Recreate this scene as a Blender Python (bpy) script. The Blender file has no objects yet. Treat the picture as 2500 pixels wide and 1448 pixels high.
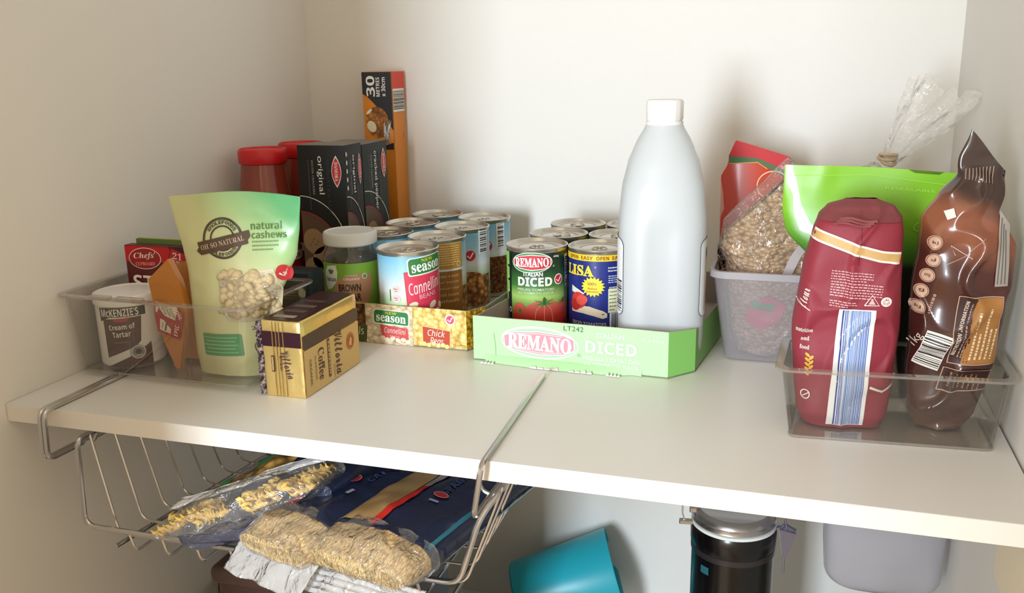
import bpy, bmesh, math, random
from mathutils import Vector, Matrix, noise
from math import sin, cos, pi, radians as R

# ------------------------------------------------------------------ camera, world, lights, exposure
C = bpy.context.scene.collection
scn = bpy.context.scene
cd = bpy.data.cameras.new('camera'); cam = bpy.data.objects.new('camera', cd); C.objects.link(cam)
cd.sensor_width = 36.0; cd.lens = 2229.15 / 2500 * 36.0; cd.clip_start = .02
_r = Vector((0.95357677, 0.30065097, -0.01733014)); _u = Vector((-0.05921758, 0.24362183, 0.96806078)); _f = Vector((-0.29527041, 0.92209403, -0.25011594))
_m = Matrix((_r, _u, -_f)).transposed().to_4x4(); _m.translation = Vector((.7533, -.6694, .3264)); cam.matrix_world = _m
scn.camera = cam
w = bpy.data.worlds.new('room_light'); scn.world = w; w.use_nodes = True
w.node_tree.nodes['Background'].inputs[0].default_value = (1.0, .80, .55, 1)
w.node_tree.nodes['Background'].inputs[1].default_value = 1.3
ld = bpy.data.lights.new('window_daylight', 'AREA'); ld.shape = 'RECTANGLE'; ld.size = .30; ld.size_y = .70
ld.energy = 42; ld.color = (.80, .92, 1.03)
lo = bpy.data.objects.new('window_daylight', ld); C.objects.link(lo); lo.location = (.30, -1.85, .30)
lo.rotation_euler = (Vector((.52, .3, .03)) - Vector((.30, -1.85, .30))).to_track_quat('-Z', 'Y').to_euler()
scn.view_settings.view_transform = 'Standard'; scn.view_settings.look = 'None'
scn.view_settings.gamma = 1; scn.view_settings.use_curve_mapping = False; scn.view_settings.exposure = 0.25

W, D, T = .9366, .652, .018
random.seed(4)

# ------------------------------------------------------------------ materials
def lin(c):
    c = c / 255
    return c / 12.92 if c <= .04045 else ((c + .055) / 1.055) ** 2.4
def hexc(h): return (lin(int(h[1:3], 16)), lin(int(h[3:5], 16)), lin(int(h[5:7], 16)), 1)
_mc = {}
def m(h, rough=.55, metal=0, bump=0, bs=60, coat=0, name=None):
    k = (h, rough, metal, bump, bs, coat)
    if k in _mc: return _mc[k]
    mt = bpy.data.materials.new(name or 'paint_' + h[1:]); mt.use_nodes = True
    nt = mt.node_tree; b = nt.nodes['Principled BSDF']
    b.inputs['Base Color'].default_value = hexc(h); b.inputs['Roughness'].default_value = rough; b.inputs['Metallic'].default_value = metal
    b.inputs['Coat Weight'].default_value = coat; b.inputs['Coat Roughness'].default_value = .15
    if bump:
        tc = nt.nodes.new('ShaderNodeTexCoord'); n = nt.nodes.new('ShaderNodeTexNoise'); bp = nt.nodes.new('ShaderNodeBump')
        n.inputs['Scale'].default_value = bs; n.inputs['Detail'].default_value = 4
        nt.links.new(tc.outputs['Object'], n.inputs['Vector']); nt.links.new(n.outputs[0], bp.inputs['Height'])
        bp.inputs['Strength'].default_value = bump; bp.inputs['Distance'].default_value = .004; nt.links.new(bp.outputs[0], b.inputs['Normal'])
    _mc[k] = mt; return mt
def ramp_mat(name, stops, axis='Z', lo_=0, hi=1, rough=.5, noise_amt=0, coat=0, vec=None, metal=0):
    """printed colour gradient along a local axis (a print, not light)"""
    mt = bpy.data.materials.new(name); mt.use_nodes = True; nt = mt.node_tree; b = nt.nodes['Principled BSDF']
    tc = nt.nodes.new('ShaderNodeTexCoord')
    dp = nt.nodes.new('ShaderNodeVectorMath'); dp.operation = 'DOT_PRODUCT'
    dp.inputs[1].default_value = vec or {'X': (1, 0, 0), 'Y': (0, 1, 0), 'Z': (0, 0, 1)}[axis]
    mr = nt.nodes.new('ShaderNodeMapRange'); mr.inputs[1].default_value = lo_; mr.inputs[2].default_value = hi
    cr = nt.nodes.new('ShaderNodeValToRGB'); cr.color_ramp.elements.remove(cr.color_ramp.elements[1])
    for i, (p, h) in enumerate(stops):
        e = cr.color_ramp.elements[0] if i == 0 else cr.color_ramp.elements.new(p)
        e.position = p; e.color = hexc(h)
    nt.links.new(tc.outputs['Object'], dp.inputs[0]); nt.links.new(dp.outputs['Value'], mr.inputs[0])
    src = mr.outputs[0]
    if noise_amt:
        n = nt.nodes.new('ShaderNodeTexNoise'); n.inputs['Scale'].default_value = 30; nt.links.new(tc.outputs['Object'], n.inputs['Vector'])
        ma = nt.nodes.new('ShaderNodeMath'); ma.operation = 'MULTIPLY_ADD'; nt.links.new(n.outputs[0], ma.inputs[0]); ma.inputs[1].default_value = noise_amt
        nt.links.new(mr.outputs[0], ma.inputs[2]); src = ma.outputs[0]
    nt.links.new(src, cr.inputs[0]); nt.links.new(cr.outputs[0], b.inputs['Base Color'])
    b.inputs['Roughness'].default_value = rough; b.inputs['Coat Weight'].default_value = coat; b.inputs['Metallic'].default_value = metal
    return mt
def cell_mat(name, scale, stops, rough=.6, bump=.6, coat=0, dist=.003, stretch=(1, 1, 1), rnd=1):
    """printed picture or real surface of beans, flakes, nuts: voronoi cells"""
    mt = bpy.data.materials.new(name); mt.use_nodes = True; nt = mt.node_tree; b = nt.nodes['Principled BSDF']
    tc = nt.nodes.new('ShaderNodeTexCoord'); mp = nt.nodes.new('ShaderNodeMapping'); mp.inputs['Scale'].default_value = stretch
    v = nt.nodes.new('ShaderNodeTexVoronoi'); v.inputs['Scale'].default_value = scale; v.inputs['Randomness'].default_value = rnd
    cr = nt.nodes.new('ShaderNodeValToRGB'); cr.color_ramp.elements.remove(cr.color_ramp.elements[1])
    for i, (p, h) in enumerate(stops):
        e = cr.color_ramp.elements[0] if i == 0 else cr.color_ramp.elements.new(p)
        e.position = p; e.color = hexc(h)
    nt.links.new(tc.outputs['Object'], mp.inputs[0]); nt.links.new(mp.outputs[0], v.inputs['Vector'])
    nt.links.new(v.outputs['Distance'], cr.inputs[0])
    hs = nt.nodes.new('ShaderNodeHueSaturation'); sx = nt.nodes.new('ShaderNodeSeparateColor'); nt.links.new(v.outputs['Color'], sx.inputs[0])
    mr = nt.nodes.new('ShaderNodeMapRange'); mr.inputs[3].default_value = .75; mr.inputs[4].default_value = 1.15
    nt.links.new(sx.outputs[0], mr.inputs[0]); nt.links.new(mr.outputs[0], hs.inputs['Value']); nt.links.new(cr.outputs[0], hs.inputs['Color'])
    nt.links.new(hs.outputs[0], b.inputs['Base Color'])
    if bump:
        bp = nt.nodes.new('ShaderNodeBump'); bp.invert = True; bp.inputs['Strength'].default_value = bump; bp.inputs['Distance'].default_value = dist
        nt.links.new(v.outputs['Distance'], bp.inputs['Height']); nt.links.new(bp.outputs[0], b.inputs['Normal'])
    b.inputs['Roughness'].default_value = rough; b.inputs['Coat Weight'].default_value = coat
    return mt
def clear_mat(name, tint, gloss=1.45, rough=.06, bump=0, haze=0, hazec='#ffffff', bs=40, boost=1.0):
    """thin clear or frosted plastic: transparent film with fresnel reflection and an optional milky scatter"""
    mt = bpy.data.materials.new(name); mt.use_nodes = True; nt = mt.node_tree
    for n in list(nt.nodes): nt.nodes.remove(n)
    out = nt.nodes.new('ShaderNodeOutputMaterial'); tr = nt.nodes.new('ShaderNodeBsdfTransparent'); tr.inputs[0].default_value = hexc(tint)
    gl = nt.nodes.new('ShaderNodeBsdfGlossy'); gl.inputs['Roughness'].default_value = rough
    lw = nt.nodes.new('ShaderNodeLayerWeight'); lw.inputs[0].default_value = .5
    pw = nt.nodes.new('ShaderNodeMath'); pw.operation = 'POWER'; pw.inputs[1].default_value = 4.0; nt.links.new(lw.outputs['Facing'], pw.inputs[0])
    f0 = ((gloss - 1) / (gloss + 1)) ** 2
    fr = nt.nodes.new('ShaderNodeMath'); fr.operation = 'MULTIPLY_ADD'; fr.inputs[1].default_value = .75; fr.inputs[2].default_value = f0; nt.links.new(pw.outputs[0], fr.inputs[0])
    mx = nt.nodes.new('ShaderNodeMixShader'); base = tr.outputs[0]
    if haze:
        df = nt.nodes.new('ShaderNodeBsdfDiffuse'); df.inputs[0].default_value = hexc(hazec)
        tl = nt.nodes.new('ShaderNodeBsdfTranslucent'); tl.inputs[0].default_value = hexc(hazec)
        ad = nt.nodes.new('ShaderNodeMixShader'); ad.inputs[0].default_value = .4
        nt.links.new(df.outputs[0], ad.inputs[1]); nt.links.new(tl.outputs[0], ad.inputs[2])
        m2 = nt.nodes.new('ShaderNodeMixShader'); m2.inputs[0].default_value = haze
        nt.links.new(tr.outputs[0], m2.inputs[1]); nt.links.new(ad.outputs[0], m2.inputs[2]); base = m2.outputs[0]
    fac = fr.outputs[0]
    if boost != 1:
        mu = nt.nodes.new('ShaderNodeMath'); mu.operation = 'MULTIPLY'; mu.use_clamp = True; mu.inputs[1].default_value = boost
        nt.links.new(fr.outputs[0], mu.inputs[0]); fac = mu.outputs[0]
    nt.links.new(fac, mx.inputs[0]); nt.links.new(base, mx.inputs[1]); nt.links.new(gl.outputs[0], mx.inputs[2]); nt.links.new(mx.outputs[0], out.inputs[0])
    if bump:
        tc = nt.nodes.new('ShaderNodeTexCoord'); n = nt.nodes.new('ShaderNodeTexNoise'); bp = nt.nodes.new('ShaderNodeBump')
        n.inputs['Scale'].default_value = bs; n.inputs['Detail'].default_value = 3; n.inputs['Distortion'].default_value = 1.5
        nt.links.new(tc.outputs['Object'], n.inputs['Vector']); nt.links.new(n.outputs[0], bp.inputs['Height'])
        bp.inputs['Strength'].default_value = bump; bp.inputs['Distance'].default_value = .01
        nt.links.new(bp.outputs[0], gl.inputs['Normal']); nt.links.new(bp.outputs[0], lw.inputs['Normal'])
    return mt

M_wall = m('#e6e3dd', .6, bump=.03, bs=300, name='wall_paint')
M_shelf = m('#e6e5e2', .38, bump=.015, bs=500, name='shelf_melamine')
M_edge = m('#ebe6de', .45, name='shelf_edge_band')
M_chrome = m('#c9c6c4', .22, .95, name='chrome_wire')
M_tin = m('#cfcac0', .28, .9, name='tinplate')
M_white = m('#f2f1ee', .4, name='white_plastic')
M_card = m('#a39a8f', .85, bump=.1, bs=200, name='grey_cardboard')
M_clear = clear_mat('clear_acrylic', '#f9f8f6', 1.5, .05, boost=1.5)
M_clear_rim = clear_mat('clear_acrylic_rim', '#eceae6', 1.5, .1, haze=.22, hazec='#e8e4de', boost=2)
M_film = clear_mat('clear_film', '#f6f4f0', 1.5, .12, bump=1.0, haze=.10, hazec='#ffffff', bs=55, boost=1.6)
M_foilfilm = clear_mat('crimped_clear_film', '#f6f6fa', 1.6, .10, bump=.5, haze=.62, hazec='#ffffff', bs=60, boost=5)
M_gold = m('#e0c27c', .30, .7, bump=.35, bs=40, name='gold_foil')

# ------------------------------------------------------------------ mesh helpers
def smooth(bm, ang=35):
    for f in bm.faces: f.smooth = True
    for e in bm.edges:
        if len(e.link_faces) == 2 and e.calc_face_angle(0) > R(ang): e.smooth = False
def obj(name, bm, mats, parent=None, loc=None, rot=None, sm=True, ang=35):
    bm.normal_update()
    if sm: smooth(bm, ang)
    me = bpy.data.meshes.new(name); bm.to_mesh(me); bm.free()
    for x in (mats if isinstance(mats, (list, tuple)) else [mats]): me.materials.append(x)
    o = bpy.data.objects.new(name, me); C.objects.link(o)
    if parent: o.parent = parent
    if loc is not None: o.location = loc
    if rot is not None: o.rotation_euler = rot
    return o
def thing(name, label, cat, loc=(0, 0, 0), rotz=0, group=None, rot=None):
    o = bpy.data.objects.new(name, None); C.objects.link(o); o.empty_display_size = .02
    o.location = loc; o.rotation_euler = rot if rot else (0, 0, R(rotz))
    return tag(o, label, cat, group)
def tag(o, label, cat, group=None, kind=None):
    o['label'] = label; o['category'] = cat
    if group: o['group'] = group
    if kind: o['kind'] = kind
    return o
def struct(name, bm, mt):
    o = obj(name, bm, mt, sm=False); o['kind'] = 'structure'; return o
def box_bm(x0, y0, z0, x1, y1, z1, bev=0, seg=2, bm=None):
    b = bmesh.new(); bmesh.ops.create_cube(b, size=1)
    for v in b.verts: v.co = Vector((x0 + (v.co.x + .5) * (x1 - x0), y0 + (v.co.y + .5) * (y1 - y0), z0 + (v.co.z + .5) * (z1 - z0)))
    if bev: bmesh.ops.bevel(b, geom=list(b.edges), offset=bev, segments=seg, profile=.5, affect='EDGES')
    if bm is None: return b
    me = bpy.data.meshes.new('tmp'); b.to_mesh(me); b.free(); bm.from_mesh(me); bpy.data.meshes.remove(me); return bm
def lathe(prof, segs=48, bm=None, cap0=True, cap1=True, sq=None):
    """prof: (r, z); sq(a, z) multiplies the radius"""
    bm = bm or bmesh.new(); rings = []
    for r, z in prof:
        rings.append([bm.verts.new((r * (sq(2 * pi * i / segs, z) if sq else 1) * cos(2 * pi * i / segs), r * (sq(2 * pi * i / segs, z) if sq else 1) * sin(2 * pi * i / segs), z)) for i in range(segs)])
    for a, b in zip(rings, rings[1:]):
        for i in range(segs): bm.faces.new((a[i], a[(i + 1) % segs], b[(i + 1) % segs], b[i]))
    if cap0: bm.faces.new(rings[0][::-1])
    if cap1: bm.faces.new(rings[-1])
    return bm
def fillet(pts, r, n=5):
    pts = [Vector(p) for p in pts]; out = [pts[0]]
    for a, b, c in zip(pts, pts[1:], pts[2:]):
        d0 = (a - b); d1 = (c - b); rr = min(r, d0.length * .45, d1.length * .45)
        p0 = b + d0.normalized() * rr; p1 = b + d1.normalized() * rr
        for i in range(n + 1):
            t = i / n; out.append(p0 * (1 - t) ** 2 + b * 2 * t * (1 - t) + p1 * t * t)
    out.append(pts[-1]); return out
def tube(pts, r, bm=None, segs=8, closed=False, cap=True):
    bm = bm or bmesh.new(); pts = [Vector(p) for p in pts]; n = len(pts); rings = []
    up = None
    for i in range(n):
        if closed: d = pts[(i + 1) % n] - pts[i - 1]
        else: d = pts[min(i + 1, n - 1)] - pts[max(i - 1, 0)]
        d.normalize()
        if up is None: up = d.orthogonal().normalized()
        up = (up - d * up.dot(d)).normalized(); s = d.cross(up)
        rings.append([bm.verts.new(pts[i] + (up * cos(2 * pi * k / segs) + s * sin(2 * pi * k / segs)) * r) for k in range(segs)])
    for i in range(n - (0 if closed else 1)):
        a, b = rings[i], rings[(i + 1) % n]
        for k in range(segs): bm.faces.new((a[k], a[(k + 1) % segs], b[(k + 1) % segs], b[k]))
    if not closed and cap: bm.faces.new(rings[0][::-1]); bm.faces.new(rings[-1])
    return bm
def prism(pts, y0, y1, bm=None, bev=0):
    """outline in x, z extruded along y"""
    b = bmesh.new(); a = [b.verts.new((x, y0, z)) for x, z in pts]; c = [b.verts.new((x, y1, z)) for x, z in pts]
    b.faces.new(a); b.faces.new(c[::-1]); n = len(pts)
    for i in range(n): b.faces.new((a[i], c[i], c[(i + 1) % n], a[(i + 1) % n]))
    bmesh.ops.recalc_face_normals(b, faces=b.faces)
    if bev: bmesh.ops.bevel(b, geom=list(b.edges), offset=bev, segments=2, profile=.5, affect='EDGES')
    if bm is None: return b
    me = bpy.data.meshes.new('tmp'); b.to_mesh(me); b.free(); bm.from_mesh(me); bpy.data.meshes.remove(me); return bm
def rrect(w_, h_, r, n=5, cx=0, cy=0):
    out = []
    for sx, sy, a0 in ((1, 1, 0), (-1, 1, 90), (-1, -1, 180), (1, -1, 270)):
        for i in range(n + 1):
            a = R(a0 + 90 * i / n); out.append((cx + sx * (w_ / 2 - r) + r * cos(a), cy + sy * (h_ / 2 - r) + r * sin(a)))
    return out
def loft(rings, bm=None, cap0=True, cap1=True):
    bm = bm or bmesh.new(); rs = [[bm.verts.new(p) for p in r] for r in rings]
    for a, b in zip(rs, rs[1:]):
        n = len(a)
        for i in range(n): bm.faces.new((a[i], a[(i + 1) % n], b[(i + 1) % n], b[i]))
    if cap0: bm.faces.new(rs[0][::-1])
    if cap1: bm.faces.new(rs[-1])
    return bm

# ------------------------------------------------------------------ printing on surfaces
def sty(s, k):
    if k == 'N': return s
    base = {'B': (0x1D5D4, 0x1D5EE, 0x1D7EC), 'S': (0x1D400, 0x1D41A, 0x1D7CE), 'C': (0x1D4D0, 0x1D4EA, 0), 'I': (0x1D608, 0x1D622, 0), 'J': (0x1D63C, 0x1D656, 0), 'K': (0x1D468, 0x1D482, 0)}[k]
    o = ''
    for c in s:
        if 'A' <= c <= 'Z': o += chr(base[0] + ord(c) - 65)
        elif 'a' <= c <= 'z': o += chr(base[1] + ord(c) - 97)
        elif '0' <= c <= '9' and base[2]: o += chr(base[2] + ord(c) - 48)
        else: o += c
    return o
_tc = {}
def text_geo(s, k, bold=0):
    key = (s, k, bold)
    if key in _tc: return _tc[key]
    cu = bpy.data.curves.new('t', 'FONT'); cu.body = sty(s, k); cu.size = 1; cu.resolution_u = 3; cu.offset = bold
    o = bpy.data.objects.new('t', cu); C.objects.link(o); dg = bpy.context.evaluated_depsgraph_get(); dg.update()
    me = o.evaluated_get(dg).to_mesh()
    vs = [(v.co.x, v.co.y) for v in me.vertices]; fs = [tuple(p.vertices) for p in me.polygons]
    bpy.data.objects.remove(o); bpy.data.curves.remove(cu)
    if not vs: vs = [(0, 0), (1, 0), (1, 1)]; fs = [(0, 1, 2)]
    x0 = min(v[0] for v in vs); x1 = max(v[0] for v in vs); y0 = min(v[1] for v in vs); y1 = max(v[1] for v in vs)
    g = ([((x - x0) / (x1 - x0 + 1e-9) - .5, (y - y0) / (y1 - y0 + 1e-9) - .5) for x, y in vs], fs)
    _tc[key] = g; return g
class Dec:
    """flat print laid on a surface: items in millimetres, surf(u, v, offset) in metres"""
    def __init__(s, surf, step=5, dl=.00018, base=.0003): s.surf, s.step, s.dl, s.base, s.items = surf, step, dl, base, []
    def add(s, vs, fs, mt, L): s.items.append((vs, fs, mt, L)); return s
    def poly(s, pts, mt, L=1): return s.add(list(pts), [tuple(range(len(pts)))], mt, L)
    def rect(s, cx, cy, w_, h_, mt, L=1, rot=0):
        a = R(rot); return s.poly([(cx + x * cos(a) - y * sin(a), cy + x * sin(a) + y * cos(a)) for x, y in ((-w_ / 2, -h_ / 2), (w_ / 2, -h_ / 2), (w_ / 2, h_ / 2), (-w_ / 2, h_ / 2))], mt, L)
    def rr(s, cx, cy, w_, h_, r, mt, L=1, rot=0):
        a = R(rot); return s.poly([(cx + x * cos(a) - y * sin(a), cy + x * sin(a) + y * cos(a)) for x, y in rrect(w_, h_, r, 4)], mt, L)
    def ell(s, cx, cy, rx, ry, mt, L=1, rot=0, n=28, p=1):
        a = R(rot); q = []
        for i in range(n):
            t = 2 * pi * i / n; x = rx * cos(t); y = ry * (abs(sin(t)) ** p) * (1 if sin(t) >= 0 else -1)
            q.append((cx + x * cos(a) - y * sin(a), cy + x * sin(a) + y * cos(a)))
        return s.poly(q, mt, L)
    def ring(s, cx, cy, rx, ry, wd, mt, L=1, rot=0, a0=0, a1=360, n=36):
        a = R(rot); vs = []; fs = []
        for i in range(n + 1):
            t = R(a0 + (a1 - a0) * i / n)
            for k in (0, 1):
                x = (rx - wd * k) * cos(t); y = (ry - wd * k) * sin(t); vs.append((cx + x * cos(a) - y * sin(a), cy + x * sin(a) + y * cos(a)))
        for i in range(n): fs.append((2 * i + 1, 2 * i, 2 * i + 2, 2 * i + 3))
        return s.add(vs, fs, mt, L)
    def line(s, pts, wd, mt, L=1):
        vs = []; fs = []; n = len(pts)
        for i, p in enumerate(pts):
            a = Vector(pts[max(0, i - 1)]); b = Vector(pts[min(n - 1, i + 1)]); d = (b - a).normalized(); q = Vector((-d.y, d.x)) * wd / 2
            vs += [(p[0] - q.x, p[1] - q.y), (p[0] + q.x, p[1] + q.y)]
        for i in range(n - 1): fs.append((2 * i, 2 * i + 2, 2 * i + 3, 2 * i + 1))
        return s.add(vs, fs, mt, L)
    def text(s, t, cx, cy, w_, h_, mt, k='B', L=3, rot=0, bold=0, arc=0):
        vs, fs = text_geo(t, k, bold); a = R(rot); q = []
        for x, y in vs:
            x *= w_; y *= h_
            if arc: y += arc * (1 - (2 * x / w_) ** 2)
            q.append((cx + x * cos(a) - y * sin(a), cy + x * sin(a) + y * cos(a)))
        return s.add(q, fs, mt, L)
    def bars(s, cx, cy, w_, h_, mt, L=2, rot=0, n=22, seed=1, ratio=.5):
        rnd = random.Random(seed); a = R(rot); ws = [rnd.choice((.5, 1, 1.6)) for _ in range(n)]; gs = [rnd.choice((.6, 1, 1.6)) for _ in range(n)]
        tot = sum(ws) + sum(gs[:-1]); x = -w_ / 2
        for wi, gi in zip(ws, gs):
            b = wi / tot * w_; xm = x + b / 2
            s.rect(cx + xm * cos(a), cy + xm * sin(a), b, h_, mt, L, rot); x += b + gi / tot * w_
        return s
    def lines(s, cx, cy, w_, h_, n, mt, L=2, rot=0, seed=1, th=.35):
        """small print too fine to read"""
        rnd = random.Random(seed); a = R(rot)
        for i in range(n):
            y = h_ / 2 - h_ * (i + .5) / n; x = -w_ / 2; end = w_ / 2 * (1 if i < n - 1 else rnd.uniform(-.2, .8))
            while x < end - .4:
                b = min(rnd.uniform(1, 3.4), end - x); xm = x + b / 2
                s.rect(cx + xm * cos(a) - y * sin(a), cy + xm * sin(a) + y * cos(a), b, h_ / n * th, mt, L, rot); x += b + .7
        return s
    def build(s, name, parent, label=None):
        mats = []; out = bmesh.new()
        for vs, fs, mt, L in s.items:
            if isinstance(mt, str): mt = m(mt, .5)
            if mt not in mats: mats.append(mt)
            mi = mats.index(mt); b = bmesh.new(); V = [b.verts.new((x, y, 0)) for x, y in vs]
            for f in fs:
                try: b.faces.new([V[i] for i in f])
                except ValueError: pass
            st = s.step
            if st:
                for ax in (0, 1):
                    c0 = min(v.co[ax] for v in b.verts); c1 = max(v.co[ax] for v in b.verts); k = math.ceil(c0 / st + .01)
                    nrm = (1, 0, 0) if ax == 0 else (0, 1, 0)
                    while k * st < c1 - .05:
                        co = (k * st, 0, 0) if ax == 0 else (0, k * st, 0)
                        bmesh.ops.bisect_plane(b, geom=list(b.verts) + list(b.edges) + list(b.faces), plane_co=co, plane_no=nrm, dist=1e-5); k += 1
            b.normal_update()
            for f in b.faces:
                if f.normal.z < 0: f.normal_flip()
            off = s.base + s.dl * L; mp = {}
            for v in b.verts: mp[v] = out.verts.new(s.surf(v.co.x / 1000, v.co.y / 1000, off))
            for f in b.faces:
                try: nf = out.faces.new([mp[v] for v in f.verts]); nf.material_index = mi
                except ValueError: pass
            b.free()
        o = obj(name, out, mats, parent, sm=False)
        for p in o.data.polygons: p.use_smooth = True
        if label: o['label'] = label
        return o
def S_plane(o, U, V):
    o = Vector(o); U = Vector(U).normalized(); V = Vector(V).normalized(); N = U.cross(V)
    return lambda u, v, f: o + U * u + V * v + N * f
def S_cyl(r, z0=0, rf=None):
    def g(u, v, f):
        rr = (rf(v + z0) if rf else r) + f; a = u / r
        return Vector((rr * sin(a), -rr * cos(a), v + z0))
    return g
class Bag:
    def __init__(s, H, w_, t, n=2.4, wr=.0015, fs=22, seed=0, cx=None, cy=None, top=None, warp=None, ridge=0):
        s.H, s.w, s.t, s.n, s.wr, s.fs, s.seed, s.cx, s.cy, s.top, s.warp, s.ridge = H, w_, t, n, wr, fs, seed, cx, cy, top, warp, ridge
    def pt(s, u, v, f=0, side=-1):
        g = min(max(v / s.H, 0), 1); hw = s.w(g) / 2; q = min(1, abs(u) / hw) if hw > 1e-6 else 1
        th = s.t(g) / 2 * max(0, 1 - q ** s.n) ** (1 / s.n); fade = min(1, (1 - q) * 5)
        nz = noise.noise(Vector((u * s.fs, v * s.fs, s.seed + (0 if side < 0 else 9))))
        n2 = 1 - 2 * abs(noise.noise(Vector((u * s.fs * .8 + 7, v * s.fs * .8, s.seed + 3 + (0 if side < 0 else 9)))))
        th += (s.wr * nz + s.ridge * max(0, n2 - .6) * 2.5) * fade
        p = Vector((u + (s.cx(g) if s.cx else 0), side * (th + f) + (s.cy(g) if s.cy else 0), v))
        return s.warp(p) if s.warp else p
    def mesh(s, nu=28, nv=40, v0=0, v1=1, grow=0, bm=None):
        rings = []
        for j in range(nv + 1):
            g = v0 + (v1 - v0) * j / nv; r = []
            hw = s.w(g) / 2
            for side in (-1, 1):
                for i in range(nu + (1 if side < 0 else 0)):
                    if side > 0 and i == 0: continue
                    k = -1 + 2 * i / nu
                    if side > 0: k = -k
                    uu = hw * sin(pi / 2 * k); vv = g * s.H * (s.top(uu / hw) if s.top else 1)
                    r.append(s.pt(uu, vv, grow if abs(k) < .999 else 0, side))
            rings.append(r)
        return loft(rings, bm)
def ip(*pts):
    """piecewise interpolation through (x, y) points"""
    def f(x):
        if x <= pts[0][0]: return pts[0][1]
        for (a, b), (c, d) in zip(pts, pts[1:]):
            if x <= c: t = (x - a) / (c - a); t = t * t * (3 - 2 * t) * .5 + t * .5; return b + (d - b) * t
        return pts[-1][1]
    return f
def tick(d, cx, cy, r, mt, L):
    d.line([(cx - .5 * r, cy), (cx - .1 * r, cy - .45 * r), (cx + .5 * r, cy + .5 * r)], r * .24, mt, L)

# ------------------------------------------------------------------ the setting
struct('wall_back', box_bm(-.1, D, -1.1, W + .1, D + .1, 1.5), M_wall)
struct('wall_left', box_bm(-.1, -.42, -1.1, 0, D, 1.5), M_wall)
struct('wall_right', box_bm(W + .0015, -.42, -1.1, W + .1, D, 1.5), M_wall)
struct('wall_front', box_bm(-.9, -.50, -1.1, .245, -.42, 1.5), M_wall)
struct('added_shade_panel_1', box_bm(.54, -1.16, -1.1, 1.55, -1.12, 1.2), M_wall)  # unseen panel added behind the camera to shade the shelf's right side
struct('ceiling', box_bm(-.1, -.5, 1.5, W + .1, D + .1, 1.55), M_wall)
struct('floor', box_bm(-2.2, -3.4, -1.15, 3.2, D + .1, -1.1), m('#b9a58a', .6, bump=.05, bs=40))
sh = thing('shelf', 'wide white melamine pantry shelf with a bright front edge, loaded with food packets', 'shelf', (0, 0, 0))
obj('shelf_board', box_bm(.0008, .0006, -T, W - .0008, D - .0005, 0), M_shelf, sh, sm=False)
obj('edge_band', box_bm(.0008, 0, -T, W - .0008, .0006, -.0002), M_edge, sh, sm=False)
ls = obj('shelf', box_bm(.001, .10, -.583, W, D - .0005, -.565), M_shelf, sm=False)
tag(ls, 'lower pantry shelf below the frame, carrying the canister and the teal cup', 'shelf')
struct('trim_1', box_bm(W - .010, -.02, -.099, W + .0014, .106, -.0185, .001), m('#efe3c8', .5))

# ------------------------------------------------------------------ wire basket hung under the shelf
bk = thing('wire_basket', 'chrome wire basket hooked under the left half of the shelf, holding pasta', 'basket', (0, 0, 0))
for i, x in enumerate((.056, .514)):
    dx = .008 if i == 0 else -.006; y1 = .215 if i else .21
    b = bmesh.new()
    p = fillet([(x - (.010 if i else 0), y1, .0029), (x, -.013, .0029), (x + (0 if i == 0 else -.008), -.016, -.047), (x + dx * 1.0, .26, -.047)], .010)
    tube(p, .0026, b, 10); p2 = [q + Vector((.0052, 0, 0)) for q in p] if i == 0 else None
    if p2: tube(p2, .0026, b, 10)
    obj('hook_rod', b, M_chrome, bk)
    obj('brace', tube(fillet([(x + dx, .03, -.047), (x + dx * 2.5, .03, -.044), (x + dx * 3.5, .03, -.030)], .004), .002), M_chrome, bk)
xl, xr, zt = .088, .494, -.028
obj('front_frame', tube(fillet([(xl, .02, zt), (xl - .002, -.002, zt), (xl - .003, -.006, -.120), (xr - .006, -.008, -.116), (.510, -.012, -.048), (xr + .03, .02, zt)], .014), .0028, None, 10), M_chrome, bk)
obj('top_rim', tube(fillet([(xl, .02, zt), (xl, .25, zt), (xr + .03, .25, zt), (xr + .03, .02, zt)], .012), .0026), M_chrome, bk)
obj('bottom_rail', tube(fillet([(.118, -.004, -.139), (.145, .235, -.139), (.47, .235, -.139), (.478, -.004, -.137)], .012), .0024), M_chrome, bk)
for i in range(8):                                  # side-to-side wires
    y = .012 + .031 * i; s_ = .118 + .026 * y / .235
    obj('basket_wire', tube(fillet([(xl + .001, y, zt), (s_ - .01, y, -.135), (.487 - .05 * y, y, -.128), (xr + .03, y, zt)], .012), .0014, None, 6), M_chrome, bk)
for i in range(9):                                  # front-to-back wires, dropping below the front bar
    x = .142 + .0385 * i; z0 = -.1215 + .0005 * i
    obj('basket_wire', tube(fillet([(x - .004, -.006, z0), (x, -.004, -.141), (x + .004, .235, -.141), (x + .006, .25, zt)], .008), .0014, None, 6), M_chrome, bk)

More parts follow.
